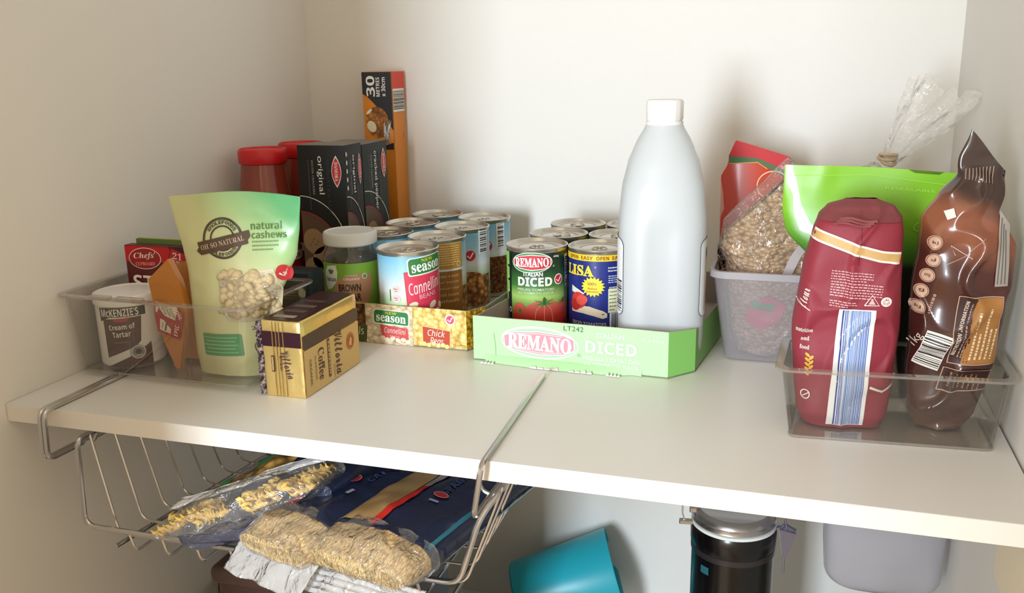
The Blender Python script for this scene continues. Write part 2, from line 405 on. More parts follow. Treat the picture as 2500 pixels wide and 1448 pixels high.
# ------------------------------------------------------------------ clear bins
def tub_rings(q0, q1, z0, z1, r0, r1, n=5):
    """quads q (FL, FR, BR, BL) at two heights with rounded corners"""
    def rc(q, r):
        out = []; q = [Vector((x, y, 0)) for x, y in q]
        for i in range(4):
            b = q[i]; a = q[i - 1]; c = q[(i + 1) % 4]; d0 = (a - b).normalized() * r; d1 = (c - b).normalized() * r
            for k in range(n + 1): t = k / n; out.append((b + d0) * (1 - t) ** 2 + b * 2 * t * (1 - t) + (b + d1) * t * t)
        return out
    a = rc(q0, r0); b = rc(q1, r1)
    return [Vector((p.x, p.y, z0)) for p in a], [Vector((p.x, p.y, z1)) for p in b]
def inset(q, d):
    cx = sum(p[0] for p in q) / 4; cy = sum(p[1] for p in q) / 4
    return [(x + (d if x < cx else -d), y + (d if y < cy else -d)) for x, y in q]
def clear_bin(name, label, q0, q1, z0, h, rim=.006):
    t = thing(name, label, 'bin', (0, 0, 0))
    a, b = tub_rings(q0, q1, z0, z0 + h, .008, .012)
    ai, bi = tub_rings(inset(q0, .0018), inset(q1, .0018), z0 + .002, z0 + h, .007, .011)
    obj('bin_body', loft([a, b, bi, ai]), M_clear, t, ang=30)
    _, r1 = tub_rings(q0, inset(q1, -rim), 0, z0 + h, .008, .016)
    up = Vector((0, 0, .0022))
    obj('rim', loft([bi, [p + up for p in bi], [p + up for p in r1], r1, b], None, False, False), M_clear_rim, t, ang=30)
    obj('base_edge', tube([p + Vector((0, 0, .0012)) for p in a], .0010, None, 6, True), M_clear_rim, t)
    return t
# left
q0 = [(.014, .0925), (.222, .088), (.228, .192), (.016, .192)]; q1 = [(.0072, .083), (.236, .077), (.238, .205), (.0075, .200)]
tl = clear_bin('clear_bin', 'clear plastic bin at the left wall holding a white tub, spice packets and cashews', q0, q1, .006, .086, .0055)
for x, xx in ((.078, .077), (.147, .150)):
    for dx in (0, .006):
        obj('rib', box_bm(x + dx, .0945, .009, x + dx + .0008, .0965, .080), M_clear, tl, sm=False)
for x0, x1 in ((.052, .078), (.085, .118)):
    obj('rim_clip', box_bm(x0, .073, .0935, x1, .080, .0975, .001), M_clear_rim, tl)
# right
q0 = [(.755, .118), (.921, .130), (.920, .205), (.760, .196)]; q1 = [(.7455, .109), (.9285, .124), (.9285, .212), (.750, .203)]
tr = clear_bin('clear_bin', 'clear plastic bin at the right wall holding the burgundy and brown bags', q0, q1, .0004, .064, .0055)

# ------------------------------------------------------------------ left bin contents
# white tub
t = thing('spice_tub', 'white cream of tartar tub with brown label, leftmost in the left clear bin', 'tub', (.046, .138, .0082), 0)
obj('tub_body', lathe([(.0325, 0), (.034, .002), (.0345, .072), (.0340, .074), (.0325, .0745)], 56), M_white, t)
obj('lid', lathe([(.0352, .068), (.036, .069), (.0362, .0765), (.0352, .079), (.0335, .0795), (.033, .078), (.0, .078)], 56, cap1=False), M_white, t)
d = Dec(S_cyl(.0345, 0), 4); ro = 12
def sh_(pts, dx=0): return [(x + dx, y) for x, y in pts]
d.poly(sh_([(-13, 50), (-14, 68), (38, 72), (38, 57), (0, 56)], 3), '#f4f2ee', 1)
d.poly(sh_([(-12, 52), (-13, 67), (38, 71), (38, 58), (0, 57)], 3), '#2b2523', 2)
d.poly([(-7, 55), (-6, 9), (28, 22), (34, 28), (37, 58), (0, 57)], '#f4f2ee', 0.5)
d.poly([(-5.6, 54), (-4.6, 11), (28, 24), (33, 29), (36, 57), (0, 55)], '#2b2523', 1.1)
d.poly([(-4.6, 54), (-3.6, 12.5), (28, 25.4), (32, 30), (35, 57), (0, 55)], '#54302c', 1.5)
d.text("McKENZIE'S", 13.5, 62.3, 40, 8.5, '#f4f2ee', 'B', 4, 2)
d.rr(15, 54, 16, 4, 2, '#b3343f', 3, 3)
d.text('Cream of', 15, 46.5, 27, 6, '#f4f2ee', 'B', 4, 4); d.text('Tartar', 14, 38, 19, 6, '#f4f2ee', 'B', 4, 4)
d.text('THE ORIGINAL', 13, 29, 15, 2, '#9a7d76', 'B', 4, 4)
d.poly([(-8, -1 + 2), (-4, 1.5), (26, 15), (44, 26), (44, 1)], '#54302c', 1)
d.ell(29, 17, 8, 8, '#8d8a86', 3); d.ring(29, 17, 7.4, 7.4, 1, '#e8e6e2', 4); d.ell(29, 17.5, 3.2, 3, '#2b2523', 4); d.text('CREAM', 29, 13, 8, 1.6, '#e8e6e2', 'B', 4)
d.lines(-30, 38, 8, 56, 26, '#8c8882', 2, 0, 3, .3)
d.build('printed_label', t)
# stock cube box
t = thing('stock_cube_box', 'red stock cube box with an oval badge behind the white tub', 'box', (.0205, .172, .0082))
obj('carton', box_bm(0, 0, 0, .108, .0125, .1225, .0006), m('#5d1016', .5), t)
d = Dec(S_plane((0, 0, 0), (1, 0, 0), (0, 0, 1)), 0)
d.rect(54, 113, 107, 18, '#c9141d', 1); d.poly([(60, 123), (107, 123), (107, 96), (84, 92), (66, 104)], '#3c1020', 1.5)
d.ell(27, 108, 22, 12.5, '#f2ece6', 2, 3); d.ell(27, 108, 21, 11.7, '#a5121a', 3, 3)
d.text("Chefs'", 27, 111, 30, 8.5, '#f2ece6', 'K', 4, 4); d.text('CUPBOARD', 27, 102, 26, 4, '#e6ab9f', 'S', 4, 3)
d.rr(70, 109, 22, 20, 2, '#7c0d14', 2, -20); d.rr(70.5, 109.5, 20, 18, 2, '#c9141d', 3, -20); d.text('21', 71, 112.5, 12, 7.5, '#f2ece6', 'S', 4, -8); d.text('CUBES', 70, 106, 14, 3, '#f2ece6', 'S', 4, -10)
d.text('STOCK', 50, 80, 84, 17, '#f2ece6', 'B', 4); d.text('Chicken', 46, 58, 62, 13, '#f2ece6', 'B', 4)
d.rect(54, 1.5, 107, 2.4, '#c9141d', 2)
d.build('printed_front', t)
t = thing('stock_cube_box', 'thin green-topped box standing right behind the red stock cube box', 'box', (.026, .1856, .0082))
obj('carton', box_bm(0, 0, 0, .10, .0045, .1275, .0005), m('#5c7a33', .5), t)
obj('top_flap', box_bm(.002, .0005, .1276, .098, .004, .1285, .0003), m('#a4b25a', .5), t)
# folded spice packets
def spice(label, cat, loc, outl, th, mt, rot):
    t = thing('spice_packet', label, cat, loc, 0, None, rot); b = prism(outl, 0, th)
    bmesh.ops.subdivide_edges(b, edges=list(b.edges), cuts=3, use_grid_fill=True)
    bmesh.ops.triangulate(b, faces=list(b.faces)); bmesh.ops.subdivide_edges(b, edges=list(b.edges), cuts=1)
    cx = sum(p[0] for p in outl) / len(outl); cz = sum(p[1] for p in outl) / len(outl)
    for v in b.verts:
        n_ = noise.noise(v.co * 45 + Vector(loc) * 9); k = .6 + .4 * noise.noise(v.co * 25)
        v.co.y += n_ * .0025 * k
    return t, b
mo = m('#c07a2c', .38, bump=.5, bs=60, coat=.3, name='orange_packet_film')
t, b = spice('tall orange spice packet taped shut with a red and white label', 'packet', (.092, .108, .009), [(.004, .096), (.030, .119), (.042, .098), (.051, .066), (.043, .030), (.036, -.0005), (.030, .002), (.019, .030), (.009, .064)], .008, mo, (R(-4), 0, 0))
obj('packet_body', b, mo, t)
t.location.z = .012
d = Dec(S_plane((0, -.0022, 0), (1, 0, 0), (0, 0, 1)), 0)
d.poly([(11, 60), (14, 41), (41, 33), (48, 62), (12, 74)], '#ab2630', 1); d.poly([(13, 62), (37, 54), (41, 68), (13.5, 74)], '#e6dccb', 2)
d.poly([(17, 43), (30, 39), (33, 50), (18, 55)], '#e6dccb', 2); d.poly([(15, 62), (35, 40), (38, 44), (17, 66)], '#ab2630', 2.5)
d.text('epic', 41, 62, 15, 7, '#f2e6dc', 'B', 4, -62); d.text('EPIC', 38, 43, 12, 5, '#f2e6dc', 'B', 4, 75)
for k in range(4): d.text(('Spices', 'Paprika', 'Chilli', 'Foods')[k], 18 + 5.5 * k, 66 - 1.5 * k, 12, 3.2, '#55504a', 'I', 4, -62)
d.rect(25, 46, 8, 2, '#55504a', 4, 75); d.rect(21, 48, 6, 1, '#8a8378', 4, 75)
d.build('closing_label', t, 'red and white sticker around the packet')
t, b = spice('crumpled orange spice packet between the taped packet and the cashew pouch', 'packet', (.084, .151, .009), [(.004, .0), (.036, .0), (.042, .05), (.041, .104), (.034, .112), (.020, .108), (.012, .094), (.008, .050)], .014, mo, (0, 0, 0))
obj('packet_body', b, mo, t)
# cashew pouch
g_pouch = ramp_mat('green_pouch_print', [(0, '#d8d8a6'), (.48, '#d4d8a4'), (.66, '#abcb8e'), (.84, '#5aa468'), (1, '#3a9458')], vec=(.62, 0, .62), lo_=.04, hi=.222, rough=.33, noise_amt=.10, coat=.2)
t = thing('cashew_pouch', 'pale green stand-up pouch of natural cashews rising from the left clear bin', 'pouch', (.142, .128, .0085), 0)
t.rotation_euler = (R(2), 0, R(4))
bag = Bag(.192, ip((0, .080), (.1, .085), (.38, .091), (.55, .112), (.7, .130), (.85, .141), (1, .148)), ip((0, .034), (.15, .044), (.4, .042), (.7, .026), (.88, .006), (1, .0012)), 2.2, .0016, 24, 3,
          cx=ip((0, .041), (.38, .046), (.55, .056), (.7, .062), (1, .063)), cy=ip((0, 0), (.6, 0), (1, -.004)), top=lambda k: 1 + .018 * sin(2.2 * k + 1.2), ridge=.0012)
obj('pouch_body', bag.mesh(34, 56), g_pouch, t)
d = Dec(lambda u, v, f: bag.pt(u - (bag.cx(v / bag.H)), v, f), 5, .0002, .0005)
br = '#4b3a2e'
d.ring(50, 148, 22.5, 21, 1.2, br, 2); d.ring(50, 148, 21, 19.6, 1.0, br, 2); d.ring(50, 148, 14, 13, 1.6, br, 2)
d.poly([(20, 134), (23, 138), (21, 143), (79, 157), (81, 151), (78, 147), (79, 143.5), (25, 130)], '#5a4536', 3)
d.text('OH SO NATURAL', 50, 143.5, 50, 5.2, '#cbb79a', 'S', 5, 13.5)
for i, ch in enumerate('WHOLEFOODS'):
    a = R(150 - 12.5 * i); d.text(ch, 50 + 17.2 * cos(a), 148 + 16.2 * sin(a), 3.2, 3.4, br, 'B', 3, math.degrees(a) - 90)
    a = R(212 + 12.5 * i); d.text(ch, 50 + 17.2 * cos(a), 148 + 16.2 * sin(a), 3.2, 3.4, br, 'B', 3, math.degrees(a) + 90)
gr = '#5d7a3a'
d.text('natural', 98, 162, 34, 8, gr, 'B', 2, 3); d.text('cashews', 101, 153, 38, 7.5, gr, 'B', 2, 3); d.lines(97, 142, 28, 12, 3, '#7d9460', 2, 3, 5, .4)
for i, (tx, y) in enumerate((('delicious on a salad', 146),)): pass
d.rr(42, 36, 46, 24, 2, '#4d9b63', 2, 2)
for k in range(5): d.rect(40, 44 - 4 * k, 40 - 5 * (k % 2), 1.2, '#8cc28d', 3, 2)
d.text('250g', 84, 54, 18, 5.5, '#6b5a4a', 'N', 2); d.ring(84, 34, 8, 8, .9, '#6b5a4a', 2); d.text('BEST', 84, 34, 9, 3, '#6b5a4a', 'B', 2)
d.ell(113, 113, 7.5, 9, '#c53136', 2); tick(d, 113, 113, 8, '#f2e6dc', 4)
d.poly([(46, 112), (104, 118), (108, 100), (104, 76), (96, 62), (56, 62), (46, 80)], '#d8cfae', 1.5)
d.build('printed_front', t)
nb = bmesh.new(); rnd = random.Random(8)
for k in range(95):
    for _ in range(30):
        u = rnd.uniform(48, 99); v = rnd.uniform(66, 112)
        if v < 112 - (u - 48) * -.05: break
    p = bag.pt(u / 1000 - bag.cx(v / 192), v / 1000, rnd.uniform(-.001, .0022)); a = rnd.uniform(0, pi)
    L_ = rnd.uniform(.0050, .0068); q = []
    for i in range(7):
        th = -.85 + 1.7 * i / 6; q.append((p.x + L_ * (cos(th) - .6) * cos(a) - L_ * 1.2 * sin(th) * sin(a), p.y, p.z + L_ * (cos(th) - .6) * sin(a) + L_ * 1.2 * sin(th) * cos(a)))
    rs = []
    for i, pp in enumerate(q):
        rr = .0044 * (sin(pi * (i + .6) / 7.2)) ** .6; c = Vector(pp)
        dd = (Vector(q[min(i + 1, 6)]) - Vector(q[max(i - 1, 0)])).normalized(); s_ = dd.cross(Vector((0, 1, 0)))
        rs.append([c + (s_ * cos(2 * pi * j / 7) + Vector((0, 1, 0)) * sin(2 * pi * j / 7)) * rr for j in range(7)])
    loft(rs, nb)
o = obj('cashews', nb, m('#d3bf94', .5, name='cashew_nut'), t, ang=80); o['kind'] = 'stuff'
d = Dec(lambda u, v, f: bag.pt(u - (bag.cx(v / bag.H)), v, f + .0042), 5)
d.poly([(47, 111), (105, 116), (107, 100), (104, 77), (96, 63), (56, 63), (47, 80)], M_film, 1); d.build('clear_window', t)

# ------------------------------------------------------------------ sauce jars, cracker boxes, foil box
M_sauce = m('#8e3a2c', .18, coat=.6, name='tomato_sauce_behind_glass')
M_redlid = m('#cf1c22', .35, name='red_lid')
def sauce(label, loc, rz, txt):
    t = thing('sauce_jar', label, 'jar', loc, rz, 'red-lidded sauce jars')
    obj('glass_body', lathe([(.038, 0), (.0415, .003), (.0425, .01), (.0425, .085), (.0415, .1), (.038, .135), (.0335, .165), (.031, .185), (.0300, .197)], 48), M_sauce, t)
    obj('lid', lathe([(.0315, .1975), (.0325, .199), (.0328, .213), (.0315, .2165), (.030, .2175), (.029, .2155), (.015, .2150), (.0, .2168)], 48, cap1=False), M_redlid, t)
    d = Dec(S_cyl(.0427), 5); d.rect(10, 52, 116, 62, '#a32024', 1); d.rect(10, 72, 116, 12, '#efe6da', 2); d.text('ITALIAN', 32, 72, 44, 8, '#a32024', 'B', 3); d.text('PASSATA', 30, 50, 50, 12, '#efe6da', 'S', 3)
    d.build('printed_label', t); return t
sauce('front jar of tomato sauce with a red screw lid, nearest the cashew pouch', (.052, .42, 0), 24, '')
sauce('rear jar of tomato sauce whose red lid peeks above the black cracker box', (.058, .512, 0), 24, '').location.z = 0
M_blackcard = m('#040506', .6, coat=0, name='black_carton'); M_greencard = m('#0e1a17', .6, coat=0, name='dark_green_carton')
def cracker_face(d, w_, kind, side=False):
    k = w_ / 69; wt = '#e9e7e2'
    d.text('original' if kind == 'o' else 'cracked pepper', 33 * k, 185 if kind == 'o' else 168, 50 if kind == 'o' else 82, 10 * k, wt, 'N', 3, -90)
    d.text('WATER CRACKERS', 22 * k, 182, 46, 2.8 * k, '#a5a39d', 'N', 3, -90)
    d.text('a premium savoury biscuit', 16 * k, 172, 66, 2.2 * k, '#77756f', 'I', 3, -90)
    d.text('ARTISAN CRACKERS', 45 * k, 170, 74, 5 * k, '#2e3133', 'S', 3, -90)
    for sx, mt, L in ((1, wt, 2), (.88, '#c3282c', 3)):
        pts = []
        for i in range(24):
            a = -1 + 2 * i / 23; pts.append((7.2 * k * sx * (1 - a * a), a * 21 * sx))
        pts = [(57 * k + x, 190 + y) for x, y in pts] + [(57 * k - x, 190 + y) for x, y in pts[::-1]] if False else [(57 * k + p[0], 190 + p[1]) for p in pts] + [(57 * k - p[0], 190 + p[1]) for p in pts[::-1][1:-1]]
        d.poly(pts, mt, L)
    d.text('DAMORA', 57 * k, 190, 25, 5 * k, wt, 'S', 4, -90)
    a0 = [(w_ * sin(i / 20 * pi / 2) * .98, 85 + 72 * (cos(i / 20 * pi / 2))) for i in range(21)]
    d.line([(.6, 157)] + a0[1:], 1.1, wt, 3)
    b0 = [(w_ * .86 * sin(i / 20 * pi / 2), 70 + 66 * (cos(i / 20 * pi / 2))) for i in range(21)]
    d.poly([(.4, 6), (.4, 136)] + b0[1:] + [(w_ * .86, 6)], '#5c4433', 1); d.line(b0, 1.6, '#a02a3a', 3)
    for (x, y, r) in ((14, 96, 22), (30, 74, 20), (12, 60, 18)):
        x *= k
        d.ell(x + 3, y, min(r * k, x + 2), r * .8, '#9c7c58', 2, 20)
        for q in range(5): d.ell(x + 3 + (q - 2) * 3 * k, y + (q * 37 % 11 - 5), 1 * k, 1, '#5c4433', 2.5)
    if side:
        for q in range(5): d.ell(7 * k, 212 - 11 * q, 3 * k, 3.2, '#c9c7c0', 3)
def crackers(label, loc, wf, ds, H, mt, faces, kind):
    t = thing('cracker_box', label, 'box', loc, 0)
    obj('carton', box_bm(0, 0, 0, wf, ds, H, .0008), mt, t)
    obj('top_flap', box_bm(.0008, .0008, H, wf - .0008, ds - .0008, H + .0008, .0003), m('#77736c', .4, bump=.3, bs=60), t)
    if 'f' in faces: d = Dec(S_plane((0, 0, 0), (1, 0, 0), (0, 0, 1)), 0); cracker_face(d, wf * 1000, kind); d.build('printed_front', t)
    if 's' in faces: d = Dec(S_plane((wf, 0, 0), (0, 1, 0), (0, 0, 1)), 0); cracker_face(d, ds * 1000, kind, 'd' in faces); d.build('printed_side', t)
crackers('black water cracker box reading original, beside the red-lidded jars', (.117, .40, 0), .0685, .050, .2235, M_blackcard, 'fsd', 'o')
crackers('dark green cracker box reading cracked pepper, behind the black one', (.118, .452, 0), .0675, .077, .220, M_greencard, 's', 'p')
# foil roll box
t = thing('foil_roll_box', 'tall black and orange aluminium foil roll box standing upright in the corner', 'box', (.118, .598, 0), 0)
obj('carton', box_bm(0, 0, 0, .048, .046, .314, .0008), m('#d98521', .5), t)
d = Dec(S_plane((0, 0, 0), (1, 0, 0), (0, 0, 1)), 0)
arc = [(48 * (i / 20), 282 - 44 * (i / 20) ** 1.5 - 10 * (i / 20)) for i in range(21)]
d.poly([(.3, 313.5)] + [(.3, 282)] + arc[1:] + [(47.7, 313.5)], '#23242a', 1)
d.text('30', 14, 293, 30, 14, '#f0eee9', 'B', 3, 90); d.text('METRES', 26, 292, 28, 6, '#f0eee9', 'B', 3, 90); d.text('x 30cm', 35, 292, 28, 6.5, '#f0eee9', 'B', 3, 90)
fo = cell_mat('roast_potato_print', 160, [(0, '#c98b3e'), (.5, '#9a5f22'), (1, '#5d3814')], .5, 0)
d.ell(23, 240, 18.5, 23, fo, 2.2, 10, p=.9); d.ell(13, 234, 7, 9, '#e7dcb8', 3, 30); d.ell(10, 256, 6, 2, '#e9e6dc', 3, 40)
for i in range(14): rnd = random.Random(i); d.poly([(rnd.uniform(32, 46), rnd.uniform(205, 246)) for _ in range(3)], ('#c9c8c8', '#77777b', '#f4f3f1')[i % 3], 2.4 + .1 * (i % 5))
d.poly([(30, 200), (47.7, 200), (47.7, 210), (34, 206)], '#2a2a2e', 3)
d.build('printed_front', t)
d = Dec(S_plane((.048, 0, 0), (0, 1, 0), (0, 0, 1)), 0)
d.rect(23, 292, 45.4, 43, '#d8402a', 1); d.rect(22, 272, 40, 34, '#ece8e0', 2)
d.bars(22, 272, 27, 38, '#3a3836', 3, 90, 16, 5); d.line([(1, 314), (1, 5)], 1.4, '#b86c1c', 2); d.line([(34, 222), (36, 218), (34, 214)], 1, '#5a3a18', 2)
d.build('printed_side', t)
# navy box
t = thing('food_box', 'dark navy carton standing on the shelf between the left bin and the jar', 'box', (.142, .262, 0), 0)
obj('carton', box_bm(0, 0, 0, .060, .036, .086, .0008), m('#16242c', .45), t)
d = Dec(S_plane((0, 0, 0), (1, 0, 0), (0, 0, 1)), 0); d.ell(50, 62, 5, 6, '#c9c7c0', 1); d.rr(30, 30, 46, 22, 3, '#a3302c', 1); d.rect(30, 30, 40, 3, '#d9cfc0', 2); d.lines(28, 60, 30, 14, 4, '#8b9297', 2, 0, 3); d.build('printed_front', t)

# ------------------------------------------------------------------ lotus jar
def tray_z(): return .0022
t = thing('glass_jar', 'glass jar of brown sugar with a green label and white lid in the tin tray', 'jar', (.2225, .3335, .0022), 24)
obj('glass_body', lathe([(.030, .0), (.0335, .003), (.034, .012), (.034, .090), (.033, .098), (.0285, .106), (.0285, .112)], 48), clear_mat('jar_glass', '#e9ece6', 1.5, .04, haze=.12, hazec='#cfd2cc', boost=1.5), t)
obj('brown_sugar', lathe([(.029, .003), (.032, .006), (.032, .091), (.026, .094), (0, .095)], 40, cap1=False), m('#3a2f26', .9, bump=.5, bs=200), t)['kind'] = 'stuff'
obj('lid', lathe([(.0318, .1085), (.0330, .110), (.0333, .1215), (.0322, .1238), (.0305, .1245), (.0295, .1232), (0, .1232)], 48, cap1=False), m('#d9dad8', .4), t)
d = Dec(S_cyl(.0342), 4); d.rect(-4, 60, 100, 58, '#7fae3b', 1)
d.poly([(-24, 32), (-24, 50), (-20, 66), (-8, 73), (14, 77), (26, 74), (28, 60), (24, 46), (16, 32)], '#b98a68', 2)
d.poly([(-37, 62), (-38, 76), (-32, 85), (-18, 87), (-16, 78), (-18, 66), (-26, 57), (-34, 55)], '#e6ebe2', 3)
for a in (-40, 0, 40): d.ell(-26 + 3 * sin(R(a)), 77 + 1.5 * cos(R(a)), 1.6, 3.4, '#5d7a45', 4, -a)
d.text('lotus', -26, 69, 15, 5.5, '#3b4034', 'B', 4, 4); d.text('CERTIFIED', 0, 74, 16, 2.2, '#e8c9b0', 'B', 4); d.text('ORGANIC', 1, 70, 20, 3.2, '#efe3d8', 'B', 4)
d.ell(17, 72.5, 3.4, 3.6, '#e6ebe2', 3); d.ell(17, 72.5, 2.5, 2.7, '#6f9a3e', 4); d.text('BROWN', -2, 59, 27, 9.5, '#33271f', 'N', 4, 0, .03); d.text('SUGAR', -1, 47, 25, 9.5, '#33271f', 'N', 4, 0, .03)
d.build('printed_label', t)

# ------------------------------------------------------------------ tins
def can_parts(t, lab_mat, dec, vmin=.004, vmax=.106):
    R_ = .0365; prof = [(.0345, 0), (.0372, .0006), (.0375, .0018), (.0368, .0035)]
    prof += [(R_, .005), (R_, .105), (.0368, .1065), (.0375, .1082), (.0376, .1096), (.0366, .1102), (.0356, .1096), (.0350, .1062), (.0335, .1052), (.0330, .1060), (.0318, .1062), (.0305, .1054), (.022, .1054), (.0213, .1059), (.0205, .1055), (0, .1055)]
    obj('can_body', lathe(prof, 56, cap1=False), M_tin, t, ang=50)
    obj('paper_label', lathe([(R_ + .0002, .0055), (R_ + .0003, .1045)], 56, cap0=False, cap1=False), lab_mat, t)
    pt_ = bmesh.new(); tube([(.007 * cos(a) * 1.25, -.008 + .0085 * sin(a), .1071) for a in [2 * pi * i / 20 for i in range(20)]], .0009, pt_, 6, True)
    lathe([(.0028, .1054), (.0030, .1075), (.0022, .108)], 12, pt_); box_bm(-.0035, -.001, .1062, .0035, .008, .1074, .0004, 1, pt_)
    obj('ring_pull', pt_, M_tin, t)
    if dec: dec.build('label_print', t)
def copy_tree(o, loc, rz, label):
    c = o.copy(); C.objects.link(c); c.location = loc; c.rotation_euler = (0, 0, R(rz)); c['label'] = label
    for ch in list(o.children):
        k = ch.copy(); C.objects.link(k); k.parent = c
    return c
M_ns = ramp_mat('sky_and_field_label_print', [(0, '#5d7f3a'), (.18, '#6f9a45'), (.42, '#b7cfa0'), (.58, '#e6ecec'), (.8, '#a5d0e2'), (1, '#74b7d8')], 'Z', .005, .105, .42, coat=.2)
M_cann = cell_mat('cannellini_print', 140, [(0, '#f3ead0'), (.4, '#e6d5b4'), (.7, '#cbb08a'), (1, '#94785a')], .5, .15, stretch=(1, 1, 1.3))
M_chick = cell_mat('chickpea_print', 190, [(0, '#fff0b8'), (.4, '#f2d684'), (.7, '#d9b35a'), (1, '#b08a3a')], .5, .15)
M_chickdark = cell_mat('chickpea_can_print', 150, [(0, '#d9a868'), (.35, '#b87f42'), (.62, '#7c4f22'), (1, '#4a2c12')], .5, .15)
M_lentil = cell_mat('lentil_print', 230, [(0, '#a8702f'), (.4, '#7c4c1c'), (.7, '#4a2c12'), (1, '#2a190b')], .5, .15)
M_sweet = cell_mat('sweetcorn_print', 240, [(0, '#f0c33c'), (.4, '#d39c22'), (.7, '#8f6414'), (1, '#5e410e')], .5, .15)
def ns_logo(d, cx, cy, w_, h_, rot=0, L=3):
    a = R(rot)
    for k, mt, q in ((1.06, '#e9eee0', 0), (1, '#2f7a3c', .4)):
        pts = []
        for x, y in rrect(w_ * k, h_ * (k if k == 1 else 1.14), h_ * .2, 4):
            y += h_ * .14 * (1 - (2 * x / w_) ** 2); pts.append((cx + x * cos(a) - y * sin(a), cy + x * sin(a) + y * cos(a)))
        d.poly(pts, mt, L + q)
    d.text('NEW', cx - sin(a) * h_ * .36, cy + cos(a) * h_ * .36, w_ * .34, h_ * .2, '#ecc93a', 'S', L + 1, rot)
    d.text('season', cx + sin(a) * h_ * .08, cy - cos(a) * h_ * .08, w_ * .86, h_ * .5, '#f6f4ee', 'S', L + 1, rot, .01)
def ns_can(kind):
    d = Dec(S_cyl(.0368), 4)
    if kind == 'cannellini':
        d.rect(-52, 62, 3.4, 70, '#c23a55', 1)
        d.poly([(-6, 86), (46, 92), (50, 30), (-2, 26)], '#b5353f', 1); d.poly([(-4.8, 84.5), (45, 90.5), (48.8, 30), (-.8, 27)], '#d63a56', 2)
        ns_logo(d, 24, 93, 48, 19, 5, 3)
        d.text('Cannellini', 21, 69, 44, 15, '#f8f0ee', 'I', 4, 9); d.text('BEANS', 23, 57, 23, 5.5, '#f0b9c0', 'N', 4, 7)
        for y in (65, 54): d.ell(-16, y, 5.2, 5, '#f0c9c6', 2); d.text('fibre', -16, y + 1, 5, 1.6, '#5a3a3a', 'B', 3); d.rect(-16, y - 1.5, 3, .6, '#5a3a3a', 3)
        for x, y, q in ((4, 46, 25), (16, 38, -20), (30, 44, 30), (46, 40, -30), (-6, 38, 10), (38, 34, 0), (8, 34, 0), (24, 33, 10)): d.ell(x, y, 6, 3.8, '#e8dcbe', 3.2, q)
        d.rect(-24, 58, 1.4, 14, '#4f7d3c', 2); d.rect(0, 14, 200, 18, M_cann, 1)
    if kind == 'info':
        d.rr(14, 89, 46, 33, 1.5, '#e0cb94', 1); d.rr(14, 89, 45, 32, 1.5, '#b08232', 2); d.lines(12, 90, 40, 26, 9, '#e9d6a4', 3, 0, 4, .3); d.ring(30, 78, 3.2, 3.2, .7, '#f2ead2', 4)
        d.rr(14, 40, 44, 60, 1.5, '#8a5a22', 2); 
        for k, s_ in enumerate(('beans 4 bean', 'for tacos', 'Mexican soup', 'chilli beans', 'salads')): d.text(s_, 14, 64 - 8 * k, 30, 4, '#d7b884', 'I', 4)
        d.rect(44, 26, 16, 44, M_chickdark, 1.5)
    if kind == 'chick':
        d.rect(33, 92, 17, 34, '#eef0ec', 1); d.bars(33, 92, 32, 13, '#33333a', 2, 90, 14, 3); d.ell(12, 75, 7, 7, '#c5283a', 2); tick(d, 12, 75, 8, '#f6efec', 3)
        d.rect(0, 26, 90, 42, M_chickdark, 1.2); d.ell(10, 44, 20, 9, M_chickdark, 1.1)
    if kind == 'lentil':
        d.rect(25, 88, 14, 34, '#eef0ec', 1); d.bars(25, 88, 32, 10, '#33333a', 2, 90, 14, 7); d.ell(5, 74, 6.5, 7, '#c5283a', 2); tick(d, 5, 74, 8, '#f6efec', 3)
        d.rect(0, 32, 90, 52, M_lentil, 1.2)
    return d
tray_tin = 'tins in the bean and lentil tray'
def ns(kind, loc, rz, label):
    t = thing('food_can', label, 'can', loc, rz, tray_tin); can_parts(t, M_ns, ns_can(kind)); return t
zt_ = .0022
c_can = ns('cannellini', (.3055, .3205, zt_), 24, 'tin labelled cannellini beans on a red panel, front of the bean tray')
ns('info', (.3125, .396, zt_), 20, 'tin with an ochre text panel, directly behind the cannellini beans tin')
ns('chick', (.3185, .4715, zt_), 18, 'tin with a chickpea picture and barcode, third back in its column')
c_len = ns('lentil', (.3245, .547, zt_), 17, 'tin with a brown lentil picture, rearmost right in the bean tray')
copy_tree(c_len, (.2345, .408, zt_), 120, 'pale blue tin just behind the white-lidded jar in the bean tray')
copy_tree(c_len, (.241, .4835, zt_), 200, 'pale blue tin in the middle of the left column, beside the chickpea tin')
copy_tree(c_len, (.2475, .559, zt_), 60, 'pale blue tin at the back left of the bean tray, against the wall')
